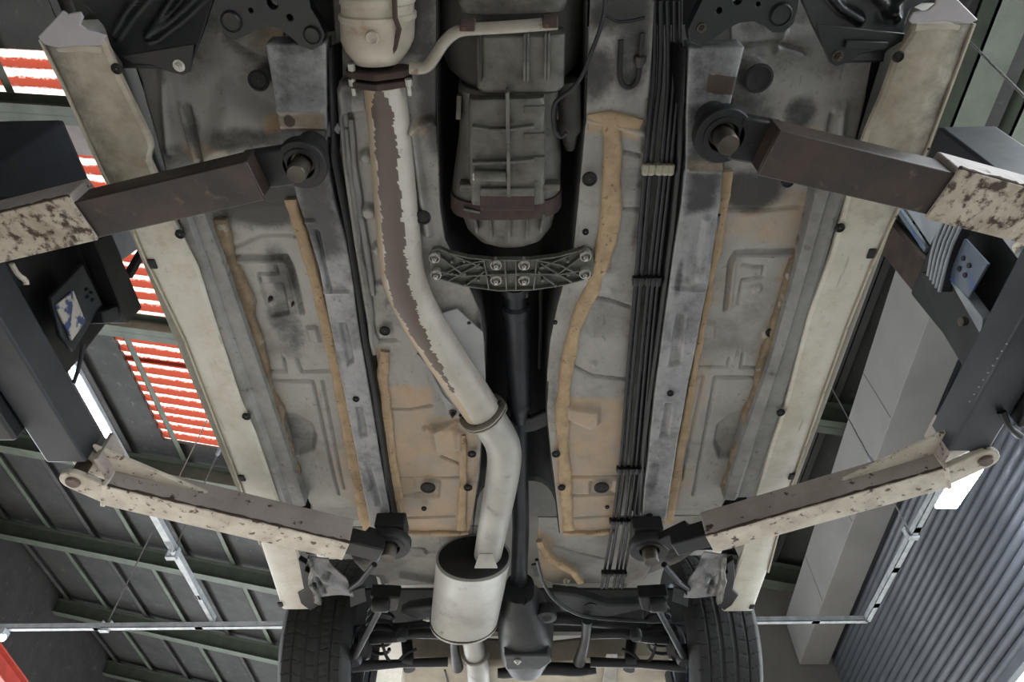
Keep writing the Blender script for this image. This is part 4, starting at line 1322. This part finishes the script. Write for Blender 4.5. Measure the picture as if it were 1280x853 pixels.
# gasket band
gb = G()
rings = []
for y in (240, 260):
    a, b = W(563, y, .06), W(702, y, .06)
    rings.append([q + (q - (a + b) / 2) * .012 for q in se((a + b) / 2, (b.x - a.x) / 2, .006, .2, e=.6)])
obj('gasket_band', gb.loft(rings), 'gasket', tm, 60)
obj('gasket_step', G().prism(PL([(600, 244), (668, 244), (668, 264), (600, 264)], -.006), (0, 0, .03)), 'gasket', tm, 40, .003)
obj('gasket_lip', G().prism(PL([(600, 236), (668, 236), (668, 246), (600, 246)], -.010), (0, 0, .03)), 'alu', tm, 40, .003)
for xa, xb in ((574, 600), (668, 700)):
    obj('gasket_lip', G().prism(PL([(xa, 231), (xb, 231), (xb, 240), (xa, 240)], .004), (0, 0, .03)), 'alu', tm, 40, .003)
# side starter/solenoid body
sb = obj('selector_cylinder', G().lathe(W(710, 100, .06), (W(712, 175, .06) - W(710, 100, .06)), [(.022, 0), (.024, .01), (.024, .10), (.016, .11), (.012, .13), (.008, .14)], 18), 'aludark', tm)
# pale tube crossing the housing with its brackets
tb = obj('cross_tube', G().tube(PL([(512, 85), (528, 86), (536, 82), (544, 70), (554, 54), (566, 42), (578, 37), (600, 36), (650, 33), (697, 29)], -.015), .0105, 14, 2), 'heatpipe', car, 60)
for x, y in ((584, 34), (688, 30)):
    obj('tube_clamp', G().prism(PL([(x - 10, y - 7), (x + 10, y - 7), (x + 10, y + 6), (x - 10, y + 6)], -.028), (0, 0, .03)), 'rust', tb, 40, .003)
# wires and hoses near the gearbox
obj('sensor_cable', G().tube(PL([(757, -5), (756, 18), (748, 44), (738, 68), (728, 95), (715, 112), (700, 122), (692, 130), (691, 150), (694, 166), (702, 173), (708, 166)], .02), .004, 8, 2), 'line', car)
obj('hose', G().tube(PL([(776, 50), (775, 80), (775, 100), (782, 110), (792, 108), (798, 98), (799, 84)], .04), .005, 8, 2), 'rubber', car)
obj('hose_fitting', G().lathe(W(799, 84, .04), (0, -1, 0), [(.006, 0), (.012, .01), (.012, .02), (.005, .022), (.005, .06)], 8), 'aludark', car)
obj('sensor_cable', G().tube(PL([(757, 18), (770, 28), (790, 26), (806, 22)], .03), .003, 6, 2), 'line', car)

# gearbox crossmember
cm = plate('crossmember', [(536, 322), (540, 314), (549, 312), (560, 317), (585, 323), (615, 326), (663, 326), (695, 322), (722, 315), (732, 311), (741, 315), (743, 330), (740, 346), (730, 350), (705, 357), (665, 363), (622, 364), (580, 358), (552, 350), (542, 350), (536, 340)], .035, .012, 'cross', car,
           [], .002, 'cast gearbox crossmember with eight bolts')
for pts in ([(540, 314), (549, 312), (560, 317), (585, 323), (615, 326), (663, 326), (695, 322), (722, 315), (732, 311)], [(542, 350), (552, 350), (580, 358), (622, 364), (665, 363), (705, 357), (730, 350)],
            [(545, 340), (580, 346), (620, 344), (660, 343), (700, 344), (732, 338)], [(605, 325), (611, 363)], [(671, 325), (667, 363)], [(631, 326), (633, 363)], [(645, 326), (645, 363)], [(550, 322), (580, 345)], [(565, 319), (604, 336)], [(600, 330), (560, 352)],
            [(726, 322), (696, 345)], [(712, 320), (674, 336)], [(676, 330), (715, 354)], [(552, 345), (575, 333), (606, 326)], [(724, 345), (700, 332), (670, 326)], [(583, 357), (606, 340)], [(694, 358), (672, 340)], [(611, 345), (667, 345)]):
    rib(pts, .022, .0035, .016, 'cross', cm)
for x, y in ((543, 322), (545, 343), (732, 320), (731, 342), (620, 331), (620, 350), (655, 331), (655, 350)):
    p = W(x, y, .022)
    g = G().lathe(p + Vector((0, 0, .014)), (0, 0, -1), [(.0125, 0), (.0125, .018), (.0105, .019), (.0100, .010)], 22, False)
    obj('boss', g, 'muffler', cm, 40)
    bolt('bolt', W(x, y, .030), .0062, cm, h=.012)
for x, y in ((565, 327), (580, 326), (598, 334), (598, 350), (581, 356), (565, 342), (678, 334), (694, 342), (710, 343), (694, 357), (678, 350), (710, 326), (581, 342)):
    obj('cast_stud', G().lathe(W(x, y, .024), (0, 0, -1), [(.0035, -.01), (.0035, .004), (.001, .005)], 8), 'cross', cm)

# driveshaft
dsh = obj('drive_shaft', G().tube(PL([(645, 385), (647, 420), (649, 500)], .10), [.031, .031, .031], 24), 'shaft', car)
obj('joint_yoke', G().lathe(W(645, 388, .10), W(644, 362, .10) - W(645, 388, .10), [(.033, -.01), (.035, 0), (.035, .012), (.026, .02), (.024, .05), (.034, .055), (.034, .075), (.018, .08)], 24), 'shaft', dsh)
obj('joint_cross', G().tube([W(632, 366, .09), W(660, 366, .09)], .013, 12), 'aludark', dsh)
obj('shaft_end', G().lathe(W(649, 500, .10), (0, 1, 0), [(.031, 0), (.034, .006), (.034, .02), (.026, .04), (.022, .08)], 24), 'shaft', dsh)
ds2 = obj('drive_shaft', G().tube(PL([(650, 520), (650, 600), (651, 660), (648, 745)], .11), [.026, .026, .028, .030], 24), 'shaft', car)
obj('bearing_support', G().prism(PL([(632, 528), (664, 524), (684, 515), (690, 520), (688, 532), (668, 540), (636, 546)], .085), (0, 0, .02)), 'susp_lt', ds2, 40, .005)
obj('coupling', G().lathe(W(649, 733, .11), (0, 1, 0), [(.028, 0), (.045, .01), (.045, .03), (.03, .035), (.03, .06)], 20), 'susp_lt', ds2)
obj('shift_rod', G().tube(PL([(676, 330), (676, 400), (674, 460)], .14), .006, 8), 'susp', car)
for y, x in ((760, 660), (752, 662)):
    pass

# brake and fuel lines
base = [(0, [818, 826, 834, 843, 850]), (90, [818, 826, 836, 843, 850]), (150, [812, 819, 832, 838, 844]), (213, [806, 813, 826, 832, 838]), (353, [795, 801, 810, 816, 822]), (450, [786, 792, 801, 807, 813]), (590, [775, 781, 789, 795, 801]), (655, [766, 772, 781, 786, 792]), (735, [752, 758, 767, 772, 777])]
for k in range(5):
    P = [W(xs[k], y, .030 + (.025 if y < 120 else 0) + (.02 if y > 700 else 0)) for y, xs in base]
    obj('brake_line', G().tube(P, .0048 if k != 1 else .0055, 10, 1), 'line', car)
for y, xs, m in ((213, (803, 842), 'clip'), (353, (791, 826), 'black'), (590, (771, 806), 'black'), (655, (762, 797), 'black'), (720, (752, 784), 'black')):
    a, b = W(xs[0], y, .018), W(xs[1], y, .018)
    o = obj('line_clip', G().beam(a, b, .014, .02), m, car, 40, .003)
    for t in (.12, .3, .55, .75, .92):
        p = a.lerp(b, t)
        obj('clip_jaw', G().lathe(p + Vector((0, -.011, .005)), (0, 1, 0), [(.007, 0), (.008, .004), (.008, .018), (.007, .022)], 10), m, o)
rl = obj('rubber_line_cover', G().beam(W(862, 150, .025), W(806, 640, .025), .010, .012), 'rubber', car, 40, .003)

# ------------------------------------------------------------------ rear suspension
rs = .06
# differential
df = loftpx('differential', [(742, 632, 668, .02, .12), (752, 628, 672, .0, .15), (768, 624, 684, -.02, .2), (790, 622, 692, -.03, .22), (812, 624, 690, -.03, .22), (826, 632, 682, -.02, .2)], 'susp_lt', car, .75, 40)
df['label'] = 'dark final drive casing'
obj('diff_cover', G().prism(PL([(630, 820), (686, 820), (690, 828), (676, 838), (632, 838)], -.04), (0, 0, .05)), 'susp_lt', df, 40, .006)
bolt('drain_plug', W(647, 827, -.042), .009, df, m='nut', h=.008)
obj('diff_mount', G().lathe(W(683, 769, .03), (0, 0, -1), [(.034, -.03), (.038, 0), (.036, .012), (.02, .014), (.012, .006)], 24), 'susp_lt', df)
obj('nose_lug', G().tube(PL([(655, 752), (660, 758)], .03), .014, 10), 'shaft', df)
# subframe tubes
sf = obj('rear_subframe', G().tube(PL([(440, 790), (520, 786), (560, 778), (630, 776), (700, 772), (760, 778), (860, 790)], rs + .06), .024, 14, 2), 'susp', car)
obj('subframe_arm', G().tube(PL([(734, 775), (732, 800), (724, 828)], rs - .03), [.02, .016, .024], 14, 1), 'susp_lt', sf)
obj('subframe_arm', G().tube(PL([(568, 790), (568, 812), (572, 835)], rs - .01), [.02, .016, .024], 14, 1), 'susp_lt', sf)
obj('subframe_cross', G().tube(PL([(622, 842), (632, 842), (650, 838), (690, 836), (720, 838), (745, 836)], rs - .04), [.018, .022, .024, .024, .026, .02], 14, 1), 'susp', sf)
obj('subframe_upper', G().prism(PL([(690, 742), (720, 745), (760, 758), (800, 757), (806, 762), (760, 772), (725, 770), (700, 764)], rs), (0, 0, .04)), 'susp_lt', sf, 40, .008)
obj('subframe_upper', G().prism(PL([(540, 758), (510, 762), (500, 768), (520, 776), (545, 772)], rs + .02), (0, 0, .04)), 'susp', sf, 40, .008)
for x in (692, 740):
    p = W(x, 752, rs - .005)
obj('subframe_bore', G().lathe(W(738, 758, rs), (0, 0, -1), [(.02, -.01), (.022, .004), (.015, .005)], 16), 'susp_lt', sf)
# back plate under the trunk, seen through the suspension
relief('boot_floor', [(436, 735), (430, 800), (420, 880)], [(862, 735), (868, 800), (878, 880)], .20, 'tunnel_s', car) if False else None
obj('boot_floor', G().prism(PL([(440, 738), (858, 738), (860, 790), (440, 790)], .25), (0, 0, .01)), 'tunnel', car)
ft = obj('fuel_tank', G().prism(PL([(505, 826), (690, 834), (760, 826), (842, 826), (850, 900), (495, 900)], .10), (0, 0, .12)), 'fueltank', car, 40, .02)
obj('tank_seam', G().tube(PL([(556, 838), (560, 853), (562, 880)], .098), .004, 6), 'black', ft)
obj('tank_strap', G().prism(PL([(758, 818), (772, 818), (768, 880), (750, 880)], .085), (0, 0, .006)), 'heatpipe', ft, 40, .002)
for s in (1, -1):
    def px(x):                       # left-hand photo x, mirrored for the other side
        return x if s == 1 else 1298 - x
    wl = obj('lower_link', G().tube([W(px(478), 755, -.02), W(px(470), 772, -.03), W(px(440), 828, -.06)], [.012, .010, .012], 12), 'susp_lt', car)
    obj('link_bushing', G().lathe(W(px(476), 756, -.02) + Vector((-.028, 0, 0)), (1, 0, 0), [(.022, 0), (.026, .006), (.026, .05), (.022, .056)], 18), 'susp', wl)
    obj('link_bracket', G().prism(PL([(px(462), 746), (px(500), 748), (px(496), 764), (px(484), 766), (px(466), 760)], .0), (0, 0, .05)), 'susp', wl, 40, .006)
    al = obj('lateral_arm', G().tube([W(px(440), 834, -.05), W(px(500), 830, -.02), W(px(560), 828, -.01)], [.02, .015, .018], 12), 'susp', car)
    obj('arm_boss', G().lathe(W(px(440), 830, -.07), (0, 0, 1), [(.028, 0), (.034, .01), (.034, .05), (.028, .06)], 18), 'susp', al)
    ua = obj('upper_arm', G().tube([W(px(440), 800, .05), W(px(500), 797, .04), W(px(512), 792, .04), W(px(560), 793, .05)], [.022, .02, .018, .018], 12, 1), 'susp', car)
    obj('ball_joint', G().lathe(W(px(503), 795, .02), (0, 0, -1), [(.02, -.02), (.024, 0), (.018, .016), (.008, .02)], 16), 'susp_lt', ua)
    sp_ = []
    for k in range(0, 120):
        a = k / 120 * 2 * math.pi * 5
        sp_.append(W(px(470), 812, .03) + Vector((.05 * math.cos(a), .05 * math.sin(a), .16 * k / 120)))
    cs = obj('coil_spring', G().tube(sp_, .007, 8), 'susp', car)
    dm = obj('damper', G().tube([W(px(512), 838, -.02), W(px(508), 800, .10)], [.022, .022], 16), 'susp', car)
    obj('damper_eye', G().lathe(W(px(510), 826, -.01) + Vector((-.02, 0, 0)), (1, 0, 0), [(.018, 0), (.02, .04)], 14), 'susp_lt', dm)
    obj('brake_hose', G().tube([W(px(478), 806, .0), W(px(484), 826, -.02), W(px(496), 830, -.02), W(px(506), 818, .0), W(px(520), 812, .03)], .006, 8, 2), 'rubber', car)
    # trailing strut from the lift pad side
    tr_ = obj('trailing_rod', G().tube([W(px(468), 706, -.01), W(px(450), 728, -.01), W(px(437), 737, .0)], [.010, .009, .008], 10), 'shaft' if s == -1 else 'susp', car)
    # knuckle and brake disc shield
    obj('hub_carrier', G().lathe(W(px(446), 806, .03), (s, 0, 0), [(.03, -.01), (.06, 0), (.07, .02), (.05, .05)], 20), 'susp', car)
    obj('brake_shield', G().prism([W(px(437), 740, .02), W(px(456), 735, .02), W(px(458), 752, .02), W(px(438), 760, .02)], (0, 0, .006)), 'susp_lt', car, 40, .002)
    obj('brake_duct', G().prism([W(px(440), 815, .02), W(px(462), 810, .02), W(px(454), 853, .02), W(px(440), 853, .02)], (0, 0, .006)), 'susp_lt', car, 40, .002)
obj('handbrake_cable', G().tube(PL([(671, 700), (674, 712), (678, 728), (690, 748), (710, 763), (732, 772), (780, 776), (840, 778)], -.005), .006, 8, 2), 'line', car)
obj('cable_bracket', G().prism(PL([(664, 708), (672, 706), (674, 722), (668, 722)], .02), (0, 0, .01)), 'susp_lt', car, 40, .002)

# tyres with tread
def wheel(cx, side, label):
    w = obj('tyre_carrier_hub', G().lathe((cx, 2.62, ZS + .10), (1, 0, 0), [(.03, -.05), (.06, -.03), (.06, .03), (.03, .05)], 16), 'susp', car)
    w.name = 'wheel'
    w['label'] = label
    WL[w.name] = WL.get(w.name, Vector((cx, 2.62, ZS + .10)))
    NA, NW = 480, 44
    Rr, wd = .325, .250
    c = Vector((cx, 2.62, ZS + .10))
    U = np.linspace(-1, 1, NW)
    rad = np.where(np.abs(U) < .86, Rr - .010 * np.abs(U) ** 3, Rr - .010 - (np.abs(U) - .86) * .20)
    rings = []
    A = np.linspace(0, 2 * math.pi, NA, endpoint=False)
    for i, u in enumerate(U):
        cut = np.zeros(NA)
        if min(abs(u - q) for q in (-.52, -.18, .18, .52)) < .03:
            cut[:] = .005
        elif abs(u) < .86:
            ph = (A * 46 + u * (5 if abs(u) > .5 else -7) * (1 if u * side > 0 else -.6)) % (2 * math.pi)
            cut = np.where(ph < .42, .003, 0.0)
            ph2 = (A * 46 + 3.1 + u * 4) % (2 * math.pi)
            if .2 < abs(u) < .5:
                cut = np.maximum(cut, np.where(ph2 < .3, .002, 0))
        r = rad[i] - cut
        rings.append([c + Vector((u * wd / 2, r[k] * math.cos(A[k]), r[k] * math.sin(A[k]))) for k in range(NA)])
    side_l = [[c + Vector((-wd / 2 * 1.0 * q, rr * math.cos(a), rr * math.sin(a))) for a in A] for q, rr in ((.93, .215), (1.02, .25), (1.03, .275))]
    side_r = [[c + Vector((wd / 2 * q, rr * math.cos(a), rr * math.sin(a))) for a in A] for q, rr in ((1.03, .275), (1.02, .25), (.93, .215))]
    obj('tyre', G().loft(side_l + rings + side_r, False), 'tyre', w, 25)
    obj('rim', G().lathe(c, (1, 0, 0), [(.222, -.118), (.225, -.110), (.205, -.095), (.195, -.03), (.195, .03), (.205, .095), (.225, .110), (.222, .118)], 64, False), 'rim', w, 40, thick=.006)
    for k in range(5):
        a = 2 * math.pi * k / 5 + .3
        d = Vector((0, math.cos(a), math.sin(a)))
        off = Vector((side * .085, 0, 0))
        obj('spoke', G().beam(c + off + d * .03, c + off + d * .20, .05, .022, (1, 0, 0)), 'rim', w, 40, .004)


wheel(-.735, -1, 'rear tyre on the exhaust side')
wheel(.735, 1, 'rear tyre on the brake-line side')

# ------------------------------------------------------------------ lift
def make_lift(s, label):
    def px(x):
        return x
    base = Vector((s * 1.62, 1.0, 0))
    lf = thing('car_lift', label, 'car lift', base, 'car lift posts with arms')
    # post
    g = G()
    x0, x1 = s * 1.44, s * 1.74
    y0, y1 = .78, 1.04
    zt = 2.16
    if s > 0:
        x1, y0, y1, zt = 1.63, .89, 1.12, 2.25
    po = beamx('post', x0, x1, y0, y1, 0, CAM.z + zt, 'lift', lf, .01)
    beamx('post_cap', x0 + s * .01, x1 - s * .01, y0 + .01, y1 - .01, CAM.z + zt, CAM.z + zt + .015, 'lift_dk', po, .003)
    beamx('base_plate', s * 1.36, s * 1.82, .68, 1.14, 0, .02, 'lift_dk', po, .003)
    # carriage: slider, lengthwise beam, guard plate
    zb = CAM.z + 1.136
    beamx('carriage_beam', s * 1.06, s * 1.16, .54, 1.27, zb, zb + .09, 'lift', lf, .006)
    ca = beamx('carriage', s * 1.165, s * 1.40, .80, 1.16, zb - .03, zb + .52, 'lift_dk', lf, .008)
    beamx('guide_block', s * 1.40, s * 1.44, .84, 1.0, zb + .02, zb + .20, 'lift_dk', ca, .004)
    return lf, ca, zb


lfL, caL, zb = make_lift(-1, 'dark lift post with carriage and two arms on the exhaust side')
lfR, caR, _ = make_lift(1, 'dark lift post with carriage and two arms beside the roller shutter')

# carriage fittings, left
gp = G().prism([WX(70, 382, -1.10), WX(92, 364, -1.10), WX(107, 402, -1.10), WX(90, 426, -1.10)], (-.004, 0, 0))
cp = G().prism([WX(64, 372, -1.105), WX(104, 330, -1.105), WX(128, 380, -1.105), WX(92, 440, -1.105), WX(76, 420, -1.105)], (-.012, 0, 0))
o = obj('cover_plate', cp, 'lift', lfL, 40, .003)
obj('worn_decal', gp, 'decal', o, 40)
for x, y in ((108, 362), (114, 366), (110, 371), (116, 375)):
    bolt('bolt', WX(x, y, -1.104), .005, o, axis=(1, 0, 0), m='lift', washer=False, h=.004)
P = [WX(118, 300, -1.08), WX(140, 293, -1.08), WX(178, 385, -1.08), WX(160, 405, -1.08)]
obj('guard_channel', G().prism(P, (-.05, 0, 0)), 'lift_dk', lfL, 40, .004)
obj('guard_lining', G().prism([WX(140, 292, -1.085), WX(166, 286, -1.085), WX(172, 312, -1.085), WX(154, 325, -1.085)], (-.01, 0, 0)), 'liftgrey', lfL, 40, .002)
obj('guard_brace', G().beam(WX(158, 342, -1.1), WX(178, 308, -1.1), .02, .02), 'lift_dk', lfL, 40, .003)
obj('locking_lever', G().tube([WX(104, 430, -1.07), WX(100, 455, -1.07), WX(92, 480, -1.07)], .005, 8, 1), 'lift', lfL)
obj('release_hook', G().tube([WX(14, 330, -1.07), WX(22, 344, -1.07), WX(32, 350, -1.07), (WX(33, 356, -1.07))], .006, 8, 1), 'arm_cream', lfL)
obj('carriage_foot', G().prism([WX(128, 390, -1.09), WX(148, 382, -1.09), WX(150, 402, -1.09), WX(130, 405, -1.09)], (-.06, 0, 0)), 'lift', lfL, 40, .004)
# carriage fittings, right
o = obj('cover_plate', G().prism([WX(1184, 348, 1.10), WX(1205, 298, 1.10), WX(1234, 330, 1.10), WX(1210, 372, 1.10)], (.008, 0, 0)), 'liftblue', lfR, 40, .002)
for x, y in ((1204, 323), (1211, 332), (1199, 336), (1206, 344)):
    obj('bolt_hole', G().lathe(WX(x, y, 1.0985), (-1, 0, 0), [(.0065, 0), (.0065, .0015), (.004, .001)], 12), 'rubber', o)
obj('guard_channel', G().prism([WX(1178, 336, 1.105), WX(1186, 342, 1.105), WX(1228, 398, 1.105), WX(1226, 420, 1.105)], (.03, 0, 0)), 'liftgrey', lfR, 40, .002)
bp = obj('bellows', G().prism([WX(1160, 345, 1.085), WX(1166, 310, 1.085), WX(1180, 275, 1.085), WX(1203, 280, 1.085), WX(1188, 312, 1.085), WX(1176, 366, 1.085)], (.03, 0, 0)), 'lift', lfR, 40, .003)
for t in (0, .25, .5, .75, 1):
    a = [WX(1160 + 14 * t, 345 + 20 * t, 1.083), WX(1166 + 21 * t, 310 + 3 * t, 1.083), WX(1180 + 22 * t, 275 + 5 * t, 1.083)]
    obj('bellows_fold', G().tube(a, .0045, 8, 1), 'liftgrey', bp)
obj('guard_lining', G().prism([WX(1128, 255, 1.09), WX(1160, 268, 1.09), WX(1180, 275, 1.09), WX(1162, 306, 1.09)], (.006, 0, 0)), 'liftgrey', lfR, 40, .002)
obj('guard_edge', G().beam(WX(1124, 258, 1.095), WX(1160, 310, 1.095), .012, .014), 'liftblue', lfR, 40, .002)
obj('inner_guard', G().prism([WX(1150, 340, 1.12), WX(1182, 345, 1.12), WX(1250, 440, 1.12), WX(1240, 520, 1.12), WX(1180, 420, 1.12)], (.02, 0, 0)), 'lift_dk', lfR, 40, .003)
obj('guide_roller', G().lathe(WX(1208, 402, 1.09), (-1, 0, 0), [(.010, 0), (.012, .004), (.012, .014), (.006, .016)], 16), 'pin', lfR)
obj('upper_bracket', G().prism([WX(1246, 290, 1.08), WX(1262, 284, 1.08), WX(1290, 318, 1.08), WX(1278, 332, 1.08)], (.03, 0, 0)), 'liftgrey', lfR, 40, .002)
obj('release_hook', G().tube([WX(1285, 302, 1.07), WX(1272, 306, 1.07), WX(1268, 310, 1.07), WX(1272, 314, 1.07)], .006, 8, 1), 'arm_cream', lfR)
wb = W(1255, 512, -.14)
obj('locking_lever', G().tube([W(1252, 515, -.14), W(1262, 535, -.16), W(1275, 545, -.16)], [.010, .006, .009], 10, 1), 'lift_dk', lfR)
for k in range(9):
    t = k / 8
    p = W(1258 - 46 * t, 430 + 72 * t, -.136)
    obj('weld_spot', G().lathe(p, (0, 0, -1), [(.0022, 0), (.0015, .0015)], 8), 'liftgrey', lfR)

AZ = -.15                # underside of the arms


def arm(lf, bot0, bot1, w, h, mside, mbot, name='arm', lift=0.0):
    """arm sleeve between two points of its underside; worn skin on the underside plate, in a lit tone on the rear arms"""
    a, b = W(*bot0, AZ + lift), W(*bot1, AZ + lift)
    a.z = b.z
    o = obj(name, G().beam(a + Vector((0, 0, .006)), b + Vector((0, 0, .006)), w, h - .006), mside, lf, 40, .004)
    obj('bottom_plate', G().beam(a, b, w + .002, .0065), mbot, o, 40, .002)
    if mside == 'arm_shaded':            # grimy weld along the lower front edge
        sd = (b - a).normalized().cross(Vector((0, 0, 1)))
        if sd.y > 0:
            sd = -sd
        e = sd * (w / 2 + .0005) + Vector((0, 0, .006))
        pts = [a.lerp(b, k / 40) + e + Vector((random.uniform(-1, 1), random.uniform(-1, 1), random.uniform(-1, 1))) * .0012 for k in range(41)]
        obj('edge_weld', G().tube(pts, [random.uniform(.0022, .005) for _ in pts], 6), 'rust', o)
    return o, a, b


def pad(o, x, y, r, zc, m='arm_plate', top=.012, lv=.055):
    c = W(x, y, AZ + lv)
    R0 = r * mpp(x, y, AZ + lv)
    # ring plate, screw and saddle up to the rail
    obj('ring_plate', G().lathe(c, (0, 0, 1), [(R0 * .50, .012), (R0 * .50, .003), (R0 * .54, 0), (R0 * .70, 0), (R0 * .72, .003), (R0 * .96, .003), (R0, .006), (R0, .028), (R0 * .5, .028)], 40, False), m, o, 40)
    obj('pad_screw', G().lathe(c + Vector((0, 0, -.035)), (0, 0, 1), [(R0 * .34, 0), (R0 * .38, .003), (R0 * .38, .05), (R0 * .46, .05), (R0 * .46, .06)], 24), 'pin', o, 40)
    obj('pad_saddle', G().lathe(c + Vector((0, 0, .022)), (0, 0, 1), [(R0 * .5, 0), (R0 * .62, .02), (R0 * .62, top - AZ - lv - .03)], 24), 'rubber', o, 40, .002)
    return c, R0


# front left
o, a, b = arm(lfL, (60, 287), (318, 227), .074, .060, 'arm_dark', 'arm_dark', lift=.008)
c, R0 = pad(o, 376, 208, 32, .0)
obj('tongue', G().beam(Vector((b.x, b.y, c.z)) - (b - a).normalized() * .03, c.lerp(b + Vector((0, 0, c.z - b.z)), .30), .072, .028), 'arm_plate', o, 40, .005)
d = (a - b).normalized()
o2, a2, b2 = arm(lfL, (-108, 325), (103, 274), .090, .082, 'arm_shaded', 'arm_rusty', 'arm_sleeve')
def pivot(o, a2, b2, s):
    # pivot end of the front arm: lug below the carriage beam with its pin
    d = (a2 - b2).normalized()
    p = b2 + d * ((s * 1.11 - b2.x) / d.x)
    obj('pivot_lug', G().lathe(Vector((p.x, p.y, ZS + AZ + .002)), (0, 0, 1), [(.02, 0), (.055, 0), (.055, .012), (.02, .012)], 24, False), 'arm_cream', o, 40)
    obj('pivot_pin', G().lathe(Vector((p.x, p.y, ZS + AZ - .012)), (0, 0, 1), [(.017, 0), (.02, .004), (.02, .12)], 18), 'pin_rust', o, 40)


pivot(o2, a2, b2, -1)
# front right
o, a, b = arm(lfR, (1225, 255), (961, 192), .082, .064, 'arm_dark', 'arm_dark', lift=.008)
c, R0 = pad(o, 905, 172, 36, .0)
obj('tongue', G().beam(Vector((b.x, b.y, c.z)) - (b - a).normalized() * .03, c.lerp(b + Vector((0, 0, c.z - b.z)), .30), .080, .028), 'arm_plate', o, 40, .005)
o2, a2, b2 = arm(lfR, (1384, 298), (1179, 244), .098, .085, 'arm_shaded', 'arm_rusty', 'arm_sleeve')

pivot(o2, a2, b2, 1)


def rear_arm(lf, outer, inner, padp, r, lug, s):
    o, a, b = arm(lf, outer, inner, .080, .084, 'arm_shaded', 'arm_cream', 'arm_sleeve')
    d = (b - a).normalized()
    obj('inner_tube', G().beam(b - d * .05 + Vector((0, 0, .014)), b + d * .10 + Vector((0, 0, .014)), .06, .05), 'arm_plate', o, 40, .004)
    c, R0 = pad(o, padp[0], padp[1], r, 0)
    obj('tongue', G().beam(Vector((b.x, b.y, c.z)) + d * .04, c.lerp(b + Vector((0, 0, c.z - b.z)), .25), .06, .028), 'arm_plate', o, 40, .004)
    # saddle block
    obj('pad_block', G().box(c.x - .045, c.x + .045, c.y - .045, c.y + .03, c.z + .045, c.z + .095), 'rubber', o, 40, .006)
    # clevis lug with pin
    l = W(*lug, AZ + .01)
    dl = (l - a)
    dl.z = 0
    dl.normalize()
    sd = Vector((-dl.y, dl.x, 0))
    for zz in (.0, .062):
        P = [a + sd * .036 - dl * .02, a - sd * .036 - dl * .02, l - sd * .034]
        P += [l + Vector((math.cos(t), 0, 0)) * 0 + dl * .034 * math.sin(t) - sd * .034 * math.cos(t) for t in np.linspace(0, math.pi, 9)[1:-1]]
        P += [l + sd * .034]
        P = [Vector((p.x, p.y, ZS + AZ + .004 + zz)) for p in P]
        obj('lug', G().prism(P, (0, 0, .016)), 'arm_cream', o, 40, .003)
    obj('pivot_pin', G().lathe(Vector((l.x, l.y, ZS + AZ - .004)), (0, 0, 1), [(.015, 0), (.018, .003), (.018, .10)], 20), 'pin_rust', o, 40)
    obj('end_plate', G().beam(a - d * .004 + Vector((0, 0, -.002)), a + d * .008 + Vector((0, 0, -.002)), .092, .10), 'arm_cream', o, 40, .003)
    # gusset behind the sleeve, rising to the carriage
    p = a + d * .02 + Vector((0, -.045, .05))
    obj('gusset', G().prism([p, p + d * .26 + Vector((0, .01, 0)), p + Vector((0, -.075, 0)) + d * .02, p + Vector((0, -.085, 0)) - d * .02], (0, 0, .012)), 'arm_cream', o, 40, .003)
    obj('gusset_rim', G().beam(p + Vector((0, -.08, -.03)), p + Vector((0, .0, -.03)), .012, .09), 'arm_shaded', o, 40, .002)
    return o


rear_arm(lfL, (128, 620), (432, 691), (486, 686), 27, (93, 600), -1)
rear_arm(lfR, (1186, 598), (888, 682), (812, 690), 25, (1230, 573), 1)
